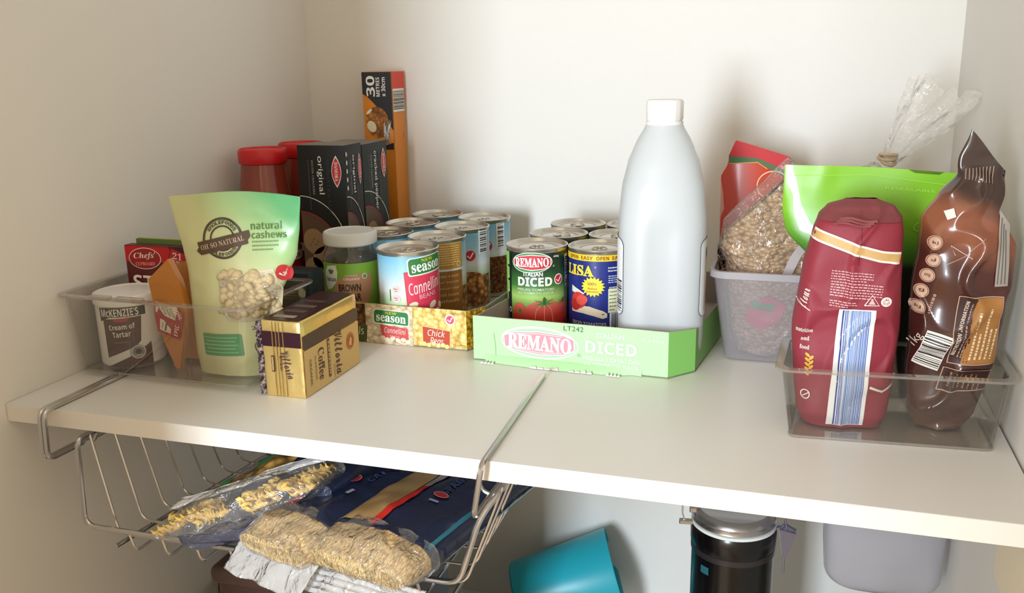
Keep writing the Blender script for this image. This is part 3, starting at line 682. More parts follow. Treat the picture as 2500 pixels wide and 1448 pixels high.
# trays
def tray(name, label, loc, rz, outline, h, mt_out, mt_in, base_h=.0018):
    t = thing(name, label, 'tray', loc, rz)
    b = bmesh.new(); lo_ = [b.verts.new((x, y, 0)) for x, y in outline]; hi = [b.verts.new((x, y, base_h)) for x, y in outline]
    b.faces.new(lo_[::-1]); b.faces.new(hi)
    for i in range(len(outline)): b.faces.new((lo_[i], lo_[(i + 1) % len(outline)], hi[(i + 1) % len(outline)], hi[i]))
    obj('tray_floor', b, mt_in, t, sm=False)
    n = len(outline); th = .0018
    cx = sum(p[0] for p in outline) / n; cy = sum(p[1] for p in outline) / n
    ins = []
    for i in range(n):
        a = Vector(outline[i - 1]); c = Vector(outline[i]); e = Vector(outline[(i + 1) % n]); d0 = (c - a).normalized(); d1 = (e - c).normalized()
        n0 = Vector((-d0.y, d0.x)); n1 = Vector((-d1.y, d1.x)); q = (n0 + n1).normalized(); ins.append(c + q * th / max(.5, q.dot(n0)))
    for i in range(n):
        j = (i + 1) % n; hh = h[i]; b = bmesh.new(); k = 14
        o0, o1, i0, i1 = Vector(outline[i]), Vector(outline[j]), ins[i], ins[j]; rows = []
        for s in range(k + 1):
            f = s / k; po = o0.lerp(o1, f); pi_ = i0.lerp(i1, f)
            hv = (hh[0] * (1 - f) + hh[1] * f) + .0006 * noise.noise(Vector((po.x * 200, po.y * 200, 1)))
            rows.append([b.verts.new((po.x, po.y, .0002)), b.verts.new((po.x, po.y, hv)), b.verts.new((pi_.x, pi_.y, hv)), b.verts.new((pi_.x, pi_.y, base_h))])
        for a, c in zip(rows, rows[1:]):
            for q in range(3):
                f_ = b.faces.new((a[q], c[q], c[q + 1], a[q + 1])); f_.material_index = 0 if q == 0 else 1
        obj('tray_wall', b, [mt_out[i] if isinstance(mt_out, list) else mt_out, mt_in], t, sm=False)
    return t
# New Season tray; origin on the shelf at the middle of its front edge
ns_out = [(-.098, 0), (.088, 0), (.101, .031), (.110, .322), (-.105, .322), (-.122, .029)]
# The walls follow the slightly turned rows of tins
t = tray('food_tray', 'low cardboard tray printed with beans and chick peas holding sky-blue tins', (.3060, .2805, .0001), -1.5,
         ns_out, [(.049, .0485), (.048, .047), (.047, .047), (.045, .045), (.047, .047), (.047, .048)], [M_chick, M_sweet, m('#9b9488', .85), m('#9b9488', .85), m('#9b9488', .85), M_lentil], M_card)
d = Dec(S_plane((0, 0, 0), (1, 0, 0), (0, 0, 1)), 0)
d.rect(-64, 24.2, 66, 47.6, M_lentil, .5); d.rect(-11, 24.4, 62, 48, M_cann, .6)
d.poly([(-84, 2), (-42, 2), (-40, 22), (-82, 21)], '#4f5527', 1); d.text('Lentils', -60, 14, 30, 10, '#e8e6c8', 'I', 3, 4)
ns_logo(d, -8, 33, 45, 16, -2, 2)
d.poly([(-23, 24), (13, 21.5), (14.5, 3), (-20, 7)], '#c94c4c', 1.5); d.text('Cannellini', -3.5, 17.5, 28, 7, '#f2d6cf', 'I', 3, -3); d.text('BEANS', -4, 10.5, 13, 3, '#e6a59e', 'N', 3, -3)
d.poly([(32, 27), (68, 23), (67, 3), (32, 5)], '#f3dfa8', 1.4); d.poly([(32.6, 26.2), (67.4, 22.4), (66.4, 2.6), (32.6, 4.4)], '#bb4426', 1.6)
d.text('Chick', 50, 19, 22, 8, '#fbf3e6', 'I', 3, -2); d.text('Peas', 50.5, 9.5, 17, 8, '#fbf3e6', 'I', 3, -2)
for i, (x, y) in enumerate(((34, 5), (40, 4), (46, 6), (52, 4), (58, 5), (63, 3.5))): d.ell(x, y, 3, 2.6, '#f4d98a', 2.2)
for i, (x, y) in enumerate(((-20, 8), (-14, 6), (-7, 8), (0, 6), (7, 7), (13, 5))): d.ell(x, y, 3.6, 2.6, '#efe0c4', 2.2, 20 * (i % 3 - 1))
d.ell(68, 36.5, 6.8, 7, '#f7efe0', 1.4); d.ring(68, 36.5, 6.3, 6.5, .5, '#d8a9a0', 2); d.ell(68, 36.5, 4.9, 5, '#d4496a', 2); tick(d, 68, 36.5, 6, '#fbf3ee', 3)
d.text('12 x 400g', 78.5, 6.5, 15, 3, '#a7905c', 'N', 3)
d.build('front_print', t)

# Remano tray
M_rg = m('#b2e2a6', .55, name='lit_green_card'); M_rgs = m('#86c566', .55, name='shaded_green_card')  # same card twice: front coloured as brightly lit, sides as less lit
rt_out = [(0, 0), (.2195, 0), (.243, .030), (.262, .318), (.020, .322), (.005, .110)]
t = tray('food_tray', 'pale green cardboard tray of diced tomato tins with the milk bottle in it', (.412, .2515, .0001), -2.5,
         rt_out, [(.052, .051), (.051, .0485), (.047, .047), (.045, .045), (.047, .047), (.047, .050)], [M_rg, M_rgs, m('#7fb562', .55), M_rgs, M_rgs, M_rgs], M_card)  # deeper greens put the shade of the side walls into their colour
d = Dec(S_plane((0, 0, 0), (1, 0, 0), (0, 0, 1)), 0)
d.ell(78, 27, 45, 18.5, '#e9f4e6', 1, -1.5); d.ell(78, 26.5, 43.6, 16.2, '#a9d8a4', 1.4, -1.5)
d.poly([(36, 33), (50, 38), (78, 40), (106, 38), (118, 34), (118.5, 21), (106, 15), (78, 13), (50, 16), (37, 20)], '#f0f0ee', 1.6)
d.poly([(37.2, 32.2), (50, 37), (78, 39), (106, 37), (117, 33), (117.4, 21.8), (106, 16), (78, 14), (50, 17), (38.2, 20.8)], '#e7909c', 1.8)
d.line([(50, 35.6), (78, 37.3), (104, 35.8)], .6, '#f7e1e0', 2); d.line([(50, 18.2), (78, 15.6), (104, 17.3)], .6, '#f7e1e0', 2)
d.text('REMANO', 78, 26.5, 73, 17.5, '#fbfaf6', 'S', 3, -1.5, .02)
d.text('ITALIAN', 158, 41.5, 30, 5.2, '#e4f3de', 'N', 3, 0, .02); d.text('DICED', 158.5, 28, 56, 13.5, '#eef8ea', 'B', 3)
d.text('PEELED TOMATOES', 159, 15.3, 62, 4, '#e4f3de', 'N', 3, 0, .01); d.text('IN TOMATO JUICE', 159, 8.5, 60, 4, '#e4f3de', 'N', 3, 0, .01)
d.text('12 x 400g', 203, 40, 24, 4.4, '#e4f3de', 'N', 3); d.text('LT242', 117, 46.3, 22, 5.4, '#4c6a48', 'N', 3); d.ring(123, 17, 1.5, 1.5, .35, '#5f8f5c', 3)
d.line([(27, 3), (26.5, 20), (25, 34)], .7, '#7fbf74', 2)
for x, w_ in ((12, 10), (60, 6), (130, 8), (170, 5)): d.poly([(x, 1), (x + w_ * .5, 2.4), (x + w_, 1.2), (x + w_ * .6, .4)], '#c9b69c', 3)
d.build('front_print', t)
b = bmesh.new(); top = []; bot = []
for i in range(41):
    f = i / 40; x = .014 + .178 * f; k = sin(pi * min(1, f * 1.08)) ** .5 if f < .92 else 0
    dep = .010 * max(.15, k) + .0016 * noise.noise(Vector((x * 90, 2, 1)))
    bot.append((x, -dep, .0003)); top.append((x, -dep * .8, .0035 + .001 * noise.noise(Vector((x * 60, 5, 1))))); 
rows = [[b.verts.new(bot[i]), b.verts.new(top[i]), b.verts.new((top[i][0], -.0004, .008)), b.verts.new((top[i][0], -.0004, .0003))] for i in range(41)]
for a, c in zip(rows, rows[1:]):
    for q in range(4): b.faces.new((a[q], c[q], c[(q + 1) % 4], a[(q + 1) % 4]))
b.faces.new(rows[0]); b.faces.new(rows[-1][::-1])
obj('torn_flap', b, M_rg, t, ang=60)
rnd = random.Random(3)
for x0, w_ in ((.012, .012), (.070, .025), (.114, .02), (.155, .012)):
    b = bmesh.new()
    for k in range(4):
        x = x0 + w_ * k / 3; prism([(x, .0004), (x + w_ * .33, .0004), (x + w_ * .28, .0024 + rnd.uniform(0, .002)), (x + .001, .002)], -.0112, -.0100, b)
    obj('torn_paper', b, m('#d8d2cc', .9), t, sm=False)
# tomato tins
M_rem = ramp_mat('green_tomato_label_print', [(0, '#2c3b1c'), (.30, '#6d9a3e'), (.46, '#a9cf6e'), (.60, '#3f7a35'), (.80, '#16391f'), (1, '#0c2417')], 'Z', .005, .105, .4, coat=.25)
M_blue = m('#1a2a80', .42, coat=.25, name='blue_paper_label')
M_tom = ramp_mat('tomato_print', [(0, '#7c1712'), (.5, '#c93628'), (1, '#e58a74')], 'Z', .004, .06, .4, noise_amt=.12)
def leafs(d, cx, cy, s_, L):
    for a, l in ((95, 1), (35, 1.1), (-10, .9), (150, 1), (195, 1), (240, .7), (300, .7), (70, .8)):
        x = cos(R(a)); y = sin(R(a)) * .6; d.poly([(cx - y * s_ * .14, cy + x * s_ * .14), (cx + y * s_ * .14, cy - x * s_ * .14), (cx + x * s_ * l, cy + y * s_ * l)], '#4c8a3e', L)
    d.ell(cx, cy + s_ * .2, s_ * .14, s_ * .35, '#2f6a2c', L + .5)
t = thing('food_can', 'green tin of Italian diced tomatoes at the front left of the green tray', 'can', (.452, .3745, .002), 16, 'tomato tins in the green tray')
d = Dec(S_cyl(.0368), 4); wt = '#f6f3ee'
d.rect(-46.5, 78, 13, 52, '#79bf4a', 1)
for k in range(3): d.rr(-45, 95 - 17 * k, 9, 14, 1, '#a6dd7c', 2); d.lines(-45, 95 - 17 * k, 7, 12, 5, '#5f9a3c', 3, 0, k)
d.ell(-7, 93.5, 25.5, 12.5, wt, 2, 2); d.ell(-7, 93.5, 24.6, 11.6, '#3f8a42', 2.4, 2)
d.poly([(-30, 97), (-22, 101), (-7, 103.4), (9, 102), (16.5, 99), (16.5, 89), (8, 85.6), (-7, 84), (-22, 86), (-30, 90)], wt, 2.8)
d.poly([(-29.2, 96.6), (-22, 100.2), (-7, 102.5), (9, 101.1), (15.7, 98.4), (15.7, 89.6), (8, 86.6), (-7, 85), (-22, 87), (-29.2, 90.6)], '#c8283a', 3)
d.text('REMANO', -6.8, 93.8, 41, 11, wt, 'S', 4, 1, .02)
d.text('ITALIAN', -5, 79.8, 23, 5, wt, 'N', 3, 0, .03); d.text('DICED', -3, 70.5, 42, 11, wt, 'B', 3, 0, .02)
d.text('PEELED TOMATOES', -2, 61, 45, 2.8, '#dbe8d0', 'N', 3, 0, .01); d.text('IN TOMATO JUICE', -2, 56.5, 43, 2.8, '#dbe8d0', 'N', 3, 0, .01)
d.ell(27, 72, 6.2, 6.6, wt, 2); d.ell(27, 72, 5, 5.4, '#cf2437', 3); tick(d, 27, 72, 6.4, wt, 4); d.text('400g', 23.5, 100, 7.5, 2.6, wt, 'B', 3); d.ring(20, 89, 1, 1, .3, wt, 3)
d.poly([(-34, 8), (46, 8), (46, 24), (30, 34), (-30, 34), (-34, 28)], M_tom, 1)
d.ell(8, 30, 25, 18, M_tom, 2); d.ell(-23, 32, 10, 12, M_tom, 1.6); d.ell(36, 33, 12, 14, M_tom, 1.5)
for x in (-4, 8, 19): d.line([(8, 46), ((x + 8) / 2 + (x - 8) * .3, 36), (x, 20)], .6, '#eaa596', 2.6)
leafs(d, 8, 44, 14, 3); leafs(d, -22, 33, 7, 3); leafs(d, 34, 44, 8, 3)
d.rect(-40.5, 55, 8, 94, '#141e1a', 1.4); d.ring(-38.5, 33, 2.6, 3.2, .9, wt, 3); d.rect(-38, 16, 8, 2.4, '#d8d4cc', 3); d.rect(-38, 21, 8, 1, '#b8b4ac', 3)
d.rect(44, 80, 10, 40, '#e8e6e0', 1); d.bars(44, 80, 38, 8, '#1c2320', 2, 90, 18, 9); d.lines(41, 40, 8, 34, 14, '#8a948a', 2, 0, 4)
d.rect(39, 50, 1, 90, '#0e1813', 1.2)
can_parts(t, M_rem, d); rem = t
t = thing('food_can', 'blue tin of diced tomatoes with a yellow easy-open band beside the milk bottle', 'can', (.5275, .3815, .002), 13, 'tomato tins in the green tray')
d = Dec(S_cyl(.0368), 4)
d.rect(0, 101, 228, 7.4, '#f3cf2e', 1)
for k, s_ in enumerate(('OPEN', 'EASY', 'OPEN', 'EASY', 'OPEN')): d.text(s_, -34 + 18.6 * k, 101, 14.5, 4.4, '#8a4a1c', 'B', 3)
d.text('LISA', -27, 85.5, 40, 13, '#f1d83c', 'S', 3, 0, .03); d.ring(-5, 90.5, 1, 1, .3, wt, 3)
pts = []
for i in range(36): a = 2 * pi * i / 36; r = 1 if i % 2 == 0 else .76; pts.append((-8 + 14.5 * r * cos(a), 67 + 12.5 * r * sin(a)))
d.poly(pts, '#f4df3e', 3); d.text('100%', -9, 70.5, 11, 3.6, '#a3541c', 'S', 4); d.text('Italian', -8.5, 65, 11, 2.6, '#a3541c', 'S', 4); d.text('tomatoes', -8.5, 61.3, 15, 2.2, '#a3541c', 'S', 4)
d.poly([(-38, 66), (-26, 62), (-18, 58), (-22, 56), (-38, 58)], '#e9e4d8', 1.4)
d.ell(-27, 49, 11, 10, '#d23a34', 2, 10); d.ell(-22, 50, 8, 6, '#e2564a', 2.2, 20); d.ell(-32, 43, 8, 7, '#b92a26', 2.1)
d.poly([(-38, 40), (-24, 43), (-12, 43), (4, 38), (9, 34.5), (9, 30), (4, 28.5), (-8, 32), (-20, 34), (-38, 34)], '#e8d9bc', 1.6); d.ell(4, 34, 1.6, .8, '#6a5a48', 2.6)
d.text('DICED TOMATOES', -14, 21.5, 44, 4.4, '#c7cad8', 'B', 3)
d.text('Ingredients:', 15.5, 89.5, 12, 2.6, wt, 'B', 3, 0, .02); d.text('Diced tomatoes,', 18, 86, 17, 2.4, wt, 'B', 3, 0, .02); d.lines(20, 76, 20, 10, 4, '#dfe2ee', 3, 0, 6, .4)
d.rect(22, 66, 24, 3, '#101c50', 2); d.text('NUTRITION INFORM', 22, 66, 22, 1.8, wt, 'B', 3)
d.rect(22, 50, 24, 29, '#e9e9c2', 2)
for k in range(6): d.line([(10.5, 61 - 4.6 * k), (33.5, 61 - 4.6 * k)], .3, '#9a9a80', 3)
d.line([(22, 64), (22, 36)], .3, '#9a9a80', 3); d.lines(16, 50, 9, 26, 6, '#7a7a68', 3, 0, 3, .3)
d.rect(24, 20, 24, 30, '#eceef2', 2); d.bars(24, 20, 20, 29, '#1a1d38', 3, 0, 14, 11)
can_parts(t, M_blue, d); lisa = t
copy_tree(rem, (.4595, .4500, .002), 150, 'tomato tin whose lid shows directly behind the green Italian diced tin')
copy_tree(rem, (.467, .5255, .002), 200, 'rearmost tomato tin of the left column, nearest the back wall')
copy_tree(lisa, (.5355, .4570, .002), 190, 'tin with a gold lid right behind the blue tin, beside the bottle')
copy_tree(lisa, (.5435, .5325, .002), 140, 'rearmost tin of the second column, lid half hidden by the bottle')

# ------------------------------------------------------------------ milk bottle
t = thing('milk_bottle', 'large frosted white plastic milk bottle with a white screw cap in the green tray', 'bottle', (.6115, .3115, .002), 10)
M_hdpe = clear_mat('frosted_bottle_plastic', '#dfe6ea', 1.45, .35, haze=.90, hazec='#f0f5f8')
hwf = ip((0, .040), (.01, .0445), (.03, .0465), (.12, .0470), (.16, .0465), (.19, .0440), (.215, .0385), (.238, .0300), (.252, .0215), (.258, .0175), (.266, .0170))
def b_pt(u, z, f=0):
    a = u / .047; r0 = hwf(z); pw = 3.6 if z < .15 else max(2.0, 3.6 - (z - .15) / .09 * 1.6)
    k = (abs(cos(a)) ** pw + abs(sin(a)) ** pw) ** (-1 / pw)
    r = r0 * k * (1 if pw > 2.01 else 1)
    # long shallow grip panel on the front
    g = math.exp(-(sin(a) / .30) ** 4) * (1 if cos(a) > 0 else 0) * max(0, min(1, (z - .02) / .02)) * max(0, min(1, (.165 - z) / .02)) * .0022
    return Vector(((r + f - g) * sin(a), -(r + f - g) * cos(a), z))
zs = [0, .002, .006, .012] + [.02 + .008 * i for i in range(30)] + [.262, .266]
zs = sorted(set(z for z in zs if z <= .266))
b = loft([[b_pt(2 * pi * i / 64 * .047, z) * (1 if z > .001 else 1) for i in range(64)] for z in zs], None, True, False)
obj('bottle_body', b, M_hdpe, t, ang=60)
b = lathe([(.0185, .2560), (.0195, .2565), (.0195, .2600), (.0180, .2605), (.0180, .263)], 40, cap0=False, cap1=False); obj('neck_ring', b, M_white, t)
b = lathe([(.0186, .2612), (.0192, .262), (.0192, .2805), (.0180, .2822), (0, .2822)], 72, cap1=False, sq=lambda a, z: 1 + (.012 if z < .281 and int(a / (2 * pi) * 36 + .01) % 2 == 0 else 0)); obj('screw_cap', b, M_white, t, ang=50)
for sx in (-1, 1):
    d = Dec(lambda u, v, f: b_pt(u, v, f), 4, .0002, .0004); c0 = sx * 74 - (2 if sx < 0 else 0)
    d.rr(c0, 98, 74, 84, 8, '#3a3f5c', 1); d.rr(c0, 98, 73, 83, 8, '#eef1f4', 2)
    if sx < 0: d.bars(c0 + 29, 78, 34, 12, '#26283a', 3, 90, 16, 4)
    else: d.rr(c0 - 18, 95, 18, 70, 4, '#d8c7b4', 3); d.ell(c0 - 24, 125, 2.5, 6, '#4c5596', 4); d.ell(c0 - 17, 80, 6, 10, '#b89a80', 4)
    d.build('side_label', t)

# ------------------------------------------------------------------ coffee brick
t = thing('coffee_pack', 'gold foil brick pack of ground coffee standing beside the left clear bin', 'pack', (.2455, .0905, .0002), 0)
Wc, Dc, Hc = .0448, .119, .0800
def crinkle(bm, amp, sc, seed):
    for v in bm.verts: v.co += v.normal * amp * noise.noise(v.co * sc + Vector((seed, 0, 0)))
b = box_bm(0, 0, 0, Wc, Dc, Hc, .0012, 2); bmesh.ops.subdivide_edges(b, edges=[e for e in b.edges if e.calc_length() > .01], cuts=10, use_grid_fill=True); b.normal_update(); crinkle(b, .0008, 90, 3)
obj('foil_pack', b, M_gold, t, ang=60)
pur = '#3a1a26'; gd = '#7a5218'
d = Dec(S_plane((0, -.0006, 0), (1, 0, 0), (0, 0, 1)), 0)
d.rect(22.4, 61, 44, 15.5, m(pur, .25, .3), 1)
for x in (12, 16, 19.5, 24): d.line([(x, 1), (x + .5, 79)], .5, m('#f0d48a', .2, .8), 2); d.line([(x + 1.1, 1), (x + 1.3, 79)], .5, m('#8a6a2a', .3, .7), 2)
d.text('Vittoria', 28, 35, 30, 10, pur, 'C', 3, -75); d.rect(11, 35, 3.4, 17, '#5a2a24', 2); d.text('ESPRESSO', 11, 35, 14, 2, '#e6c878', 'B', 3, -90); d.lines(20, 35, 18, 2.4, 1, gd, 2, -90, 2, .6)
d.build('printed_front', t)
d = Dec(S_plane((Wc + .0006, 0, 0), (0, 1, 0), (0, 0, 1)), 0)
d.rect(59.5, 57.5, 117.5, 14, m('#4a3328', .4, .3), 1); d.rect(59.5, 32, 117.5, 35, m('#cfae6e', .45, .2), .6)
d.rect(59.5, 14, 117.5, 26, m('#cfae6e', .45, .2), .5)
d.text('Vittoria', 72, 28, 48, 17, '#4a2a18', 'C', 3, -88, .01); d.text('Coffee', 34, 27, 34, 12, '#4a2a18', 'S', 3, -90); d.rr(50, 28, 5, 42, 1, '#5a2a24', 2); d.text('ESPRESSO', 50, 28, 36, 2.8, '#e6c878', 'B', 3, -90)
d.text('SUPREME', 22, 26, 26, 2.6, '#6a4a28', 'N', 3, -90); d.text('ORGANIC', 12, 24, 28, 4, '#4a2a18', 'N', 3, -90)
d.lines(60, 10, 16, 3, 2, '#6a4a28', 3, -90, 4)
d.ell(98, 32, 9, 9.5, '#a5502a', 2); d.ring(98, 32, 8.2, 8.7, .8, '#d9a05c', 3); d.poly([(94, 30), (98, 37), (101, 34), (100, 27), (96, 27)], '#e0ab68', 3)
d.build('printed_side', t)
d = Dec(S_plane((0, 0, Hc + .0006), (1, 0, 0), (0, 1, 0)), 0)
d.rect(22, 59, 40, 116, m('#3a1c1e', .3, .3), 1)
for k in range(4): d.rect(20, 14 + 20 * k, 24, 8, ('#b9b09a', '#6a5048', '#7c685c', '#5a3c38')[k], 2); d.lines(20, 14 + 20 * k, 22, 6, 3, '#4a3a34', 3, 0, k)
d.build('printed_top', t)
b = bmesh.new(); n = 40; cols = []
for i in range(n + 1):
    z = .0015 + (Hc - .003) * i / n; jag = .0012 * (1 if i % 2 else -1); cols.append([b.verts.new((-.0008, .0015, z)), b.verts.new((-.0052 + jag * .4, -.002 + .0006 * sin(i * 1.3), z)), b.verts.new((-.0052 + jag * .4, -.0012 + .0006 * sin(i * 1.3), z)), b.verts.new((-.0008, .004, z))])
for a, c in zip(cols, cols[1:]):
    for q in range(4): b.faces.new((a[q], c[q], c[(q + 1) % 4], a[(q + 1) % 4]))
obj('crimped_seam', b, cell_mat('coffee_bean_foil', 260, [(0, '#4a3230'), (.4, '#2c1a1c'), (.7, '#7c6c74'), (1, '#c9b08a')], .35, .8), t)

# ------------------------------------------------------------------ frosted tub with bag of flakes, and packets behind
q0 = [(.681, .322), (.770, .322), (.770, .408), (.681, .408)]; q1 = [(.6665, .306), (.786, .306), (.786, .424), (.6665, .424)]
t = thing('frosted_tub', 'frosted plastic tub right of the milk bottle, holding a bag of flakes', 'tub', (0, 0, 0))
M_frost = clear_mat('frosted_tub_plastic', '#f4f2f4', 1.45, .25, haze=.20, hazec='#eeecf0')
def tub(t, q0, q1, z0, z1, r0, r1, mt, mr):
    a, b_ = tub_rings(q0, q1, z0, z1, r0, r1, 7); mid = [p.lerp(q, .12) + Vector((0, 0, 0)) for p, q in zip(a, b_)]
    a2, _ = tub_rings(inset(q0, .008), q1, z0, z1, r0, r1, 7)
    ai, bi = tub_rings(inset(q0, .0012), inset(q1, .0012), z0 + .0015, z1, r0, r1, 7)
    obj('tub_body', loft([a2, [p.lerp(q, .02) for p, q in zip(a, b_)], mid, b_, bi, ai]), mt, t, ang=50)
    _, r1_ = tub_rings(q0, inset(q1, -.0035), 0, z1, r0, r1 + .003, 7); up = Vector((0, 0, .0006))
    obj('rim', loft([bi, [p + up for p in bi], [p + up for p in r1_], [p - up * 11 for p in r1_], [p - up * 11 for p in b_]], None, False, False), mr, t, ang=30)
tub(t, q0, q1, .0003, .1035, .014, .018, M_frost, clear_mat('frosted_tub_rim', '#e0dce2', 1.45, .25, haze=.62, hazec='#e0dde4'))
t = thing('flakes_bag', 'clear plastic bag of tan wheat flakes leaning out of the frosted tub', 'bag', (.7250, .362, .003), 0)
fb = Bag(.226, ip((0, .062), (.1, .078), (.45, .094), (.52, .112), (.8, .116), (1, .110)), ip((0, .04), (.2, .058), (.5, .066), (.75, .06), (.92, .03), (1, .006)), 2.2, .005, 30, 11,
         cx=ip((0, 0), (.5, .0), (.6, .004), (1, .008)), top=lambda k: min(.63 + .27 * (k + 1), .93 - .28 * (k - .1)), ridge=.003)
mf = cell_mat('wheat_flakes', 170, [(0, '#dfc4a0'), (.4, '#cfae86'), (.7, '#b08a62'), (1, '#86674a')], .75, 1.0, dist=.005, stretch=(1, .6, 1.5))
o = obj('wheat_flakes', fb.mesh(40, 60, 0, .93), mf, t, ang=70); o['kind'] = 'stuff'
fo_ = Bag(.226, lambda g: fb.w(g) + .003, lambda g: fb.t(g) + .004, 2.2, .005, 30, 11, cx=fb.cx, top=lambda k: fb.top(k) * 1.04, ridge=.004)
obj('film', fo_.mesh(40, 60, 0, 1), clear_mat('flakes_bag_film', '#f3efea', 1.45, .15, bump=.8, haze=.09, bs=45, boost=1.3), t, ang=70)
d = Dec(lambda u, v, f: fo_.pt(u, v, f), 5, .0003, .001)
ms = m('#b6aaa8', .4); d.poly([(14, 95), (24, 95), (34, 120), (48, 150), (52, 168), (44, 165), (30, 140)], ms, 1); d.rect(40, 105, 14, 12, '#e2dedb', 2, 8)
d.poly([(-24, 40), (-6, 30), (14, 42), (20, 60), (0, 72), (-18, 62)], '#bf4a64', 1); d.poly([(-18, 58), (4, 52), (10, 60), (-14, 66)], '#3f8a66', 2)
d.build('printed_strip', t)
# red packet
t = thing('snack_packet', 'red and orange snack packet with a green stripe behind the flakes bag', 'packet', (.698, .500, .001), 0, rot=(R(-4), 0, R(6)))
b = prism([(-.036, 0), (.040, 0), (.046, .12), (.042, .205), (-.025, .226), (-.033, .205), (-.034, .196), (-.042, .182), (-.040, .1)], -.010, .010, None, .003)
obj('packet_body', b, m('#c93a1e', .35, coat=.3), t)
d = Dec(S_plane((0, -.010, 0), (1, 0, 0), (0, 0, 1)), 0)
d.poly([(-33, 206), (-25, 225), (41, 204), (41, 186), (30, 190)], '#c4161e', 1); d.poly([(-33, 206), (-32, 197), (2, 199), (41, 176), (41, 186), (2, 203)], '#3f6a3c', 2)
d.line([(-32, 196.5), (2, 198), (14, 190)], 1, '#d8b23c', 3); d.ring(22, 170, 20, 18, 1.4, '#f0c8a0', 3); d.poly([(-41, 176), (-38, 160), (-36, 140), (-40, 130)], '#d9a08c', 2)
d.build('printed_front', t)
# green resealable pouch
t = thing('food_pouch', 'bright green resealable pouch standing behind the burgundy bag', 'pouch', (.816, .258, .0003), 0, rot=(R(-2), 0, R(0)))
gp = Bag(.224, ip((0, .080), (.35, .092), (.58, .116), (.72, .154), (.8, .160), (1, .157)), ip((0, .036), (.15, .048), (.5, .040), (.75, .020), (.92, .003), (1, .0015)), 2.3, .0022, 20, 21,
         cx=ip((0, .014), (.5, .014), (.72, .001), (1, -.001)), top=lambda k: 1 + .004 * cos(3 * k) - .012 * (k + 1) - (.012 if .45 < k < .8 else 0), ridge=.0012)
gm = ramp_mat('lime_pouch_print', [(0, '#161c16'), (.575, '#161c16'), (.60, '#2f6016'), (.68, '#4f8f1c'), (.8, '#79b81f'), (1, '#86c624')], 'Z', 0, .224, .35, coat=.25)
obj('pouch_body', gp.mesh(36, 50), gm, t)
d = Dec(lambda u, v, f: gp.pt(u, v, f), 6, .0002, .0006)
d.text('RESEALABLE', 36, 202, 44, 2.4, '#a6dc4c', 'N', 2, -3); d.line([(-70, 213), (0, 215), (66, 207)], .8, '#9bd43a', 2)
d.ell(44, 132, 8, 8.5, '#3a5a34', 2); d.text('GF', 44, 132, 8, 5, '#7fa070', 'B', 3); d.ring(46, 168, 7, 4.5, .8, '#8fcf4a', 2, 15); d.text('natural', 46, 168, 9, 2, '#8fcf4a', 'I', 3)
d.poly([(-38, 118), (-28, 84), (-12, 84), (-6, 100), (-20, 134), (-30, 150), (-42, 146), (-44, 134)], '#dfe6ea', 2); d.text('L', -31, 136, 5, 9, '#26282a', 'N', 3)
d.rect(14, 20, 76, 10, '#1f2a1c', 2)
d.build('printed_front', t)
# twisted clear bag
t = thing('twist_tied_bag', 'clear plastic bag closed by a rubber band, its loose top fanning above the green pouch', 'bag', (.842, .452, .0003), 0)
tb = Bag(.200, ip((0, .09), (.2, .12), (.6, .12), (.85, .06), (1, .012)), ip((0, .05), (.3, .08), (.7, .07), (.9, .03), (1, .012)), 2, .004, 26, 31, ridge=.003)
obj('bag_body', tb.mesh(30, 36), clear_mat('bag_film_body', '#f0ece6', 1.45, .15, bump=.8, haze=.2, bs=50), t, ang=70)
o = obj('bag_contents', Bag(.15, ip((0, .08), (.6, .11), (1, .05)), ip((0, .04), (.6, .07), (1, .02)), 2, .004, 30, 5).mesh(20, 20), cell_mat('oats', 200, [(0, '#d9c8a4'), (.5, '#b89c70'), (1, '#7a6240')], .8, .8), t); o['kind'] = 'stuff'
b = bmesh.new()
for k in range(3): tube([(.002 + .0085 * cos(a) * (1 + .16 * sin(3 * a + k)), .0085 * sin(a), .2085 + .0035 * k + .003 * sin(a + k) - .4 * .0075 * cos(a)) for a in [2 * pi * i / 24 for i in range(24)]], .0021, b, 8, True)
obj('rubber_band', b, m('#c9b090', .5), t)
b = bmesh.new(); rings = []
for j in range(26):
    f = j / 25; L_ = .098 * f; dirx, dirz = .54, .84
    c = Vector((.002 + dirx * L_, 0, .205 + dirz * L_)); hw = .004 + .034 * f ** .75 * (1 - .18 * f); th = .003 + .012 * f; r = []
    for i in range(44):
        a = 2 * pi * i / 44; wob = 1 + .18 * sin(9 * a + 2 * sin(5 * f)) + .22 * noise.noise(Vector((cos(a) * 2.2, sin(a) * 2.2, f * 2.5 + 4)))
        s_ = hw * cos(a) * wob; y = th * sin(a) * wob; ext = (.014 * noise.noise(Vector((cos(a) * 2.5, 3, sin(a)))) + .012 * max(0, cos(a)) ** 3) * f ** 3
        r.append(c + Vector((dirz * s_ + dirx * ext, y, -dirx * s_ + dirz * ext)))
    rings.append(r)
loft(rings, b, False, False); obj('loose_top', b, clear_mat('loose_bag_film', '#fbf9f6', 1.4, .18, bump=.8, haze=.22, bs=60, boost=1.2), t, ang=80)
b = bmesh.new()
for j, (px, pz, rr) in enumerate(((-.012, .199, .008), (-.022, .196, .006))): tube([(px + rr * cos(a), .004 * sin(2 * a), pz + rr * .8 * sin(a)) for a in [2 * pi * i / 18 for i in range(18)]], .0018, b, 7, True)
obj('film_loop', b, M_film, t)

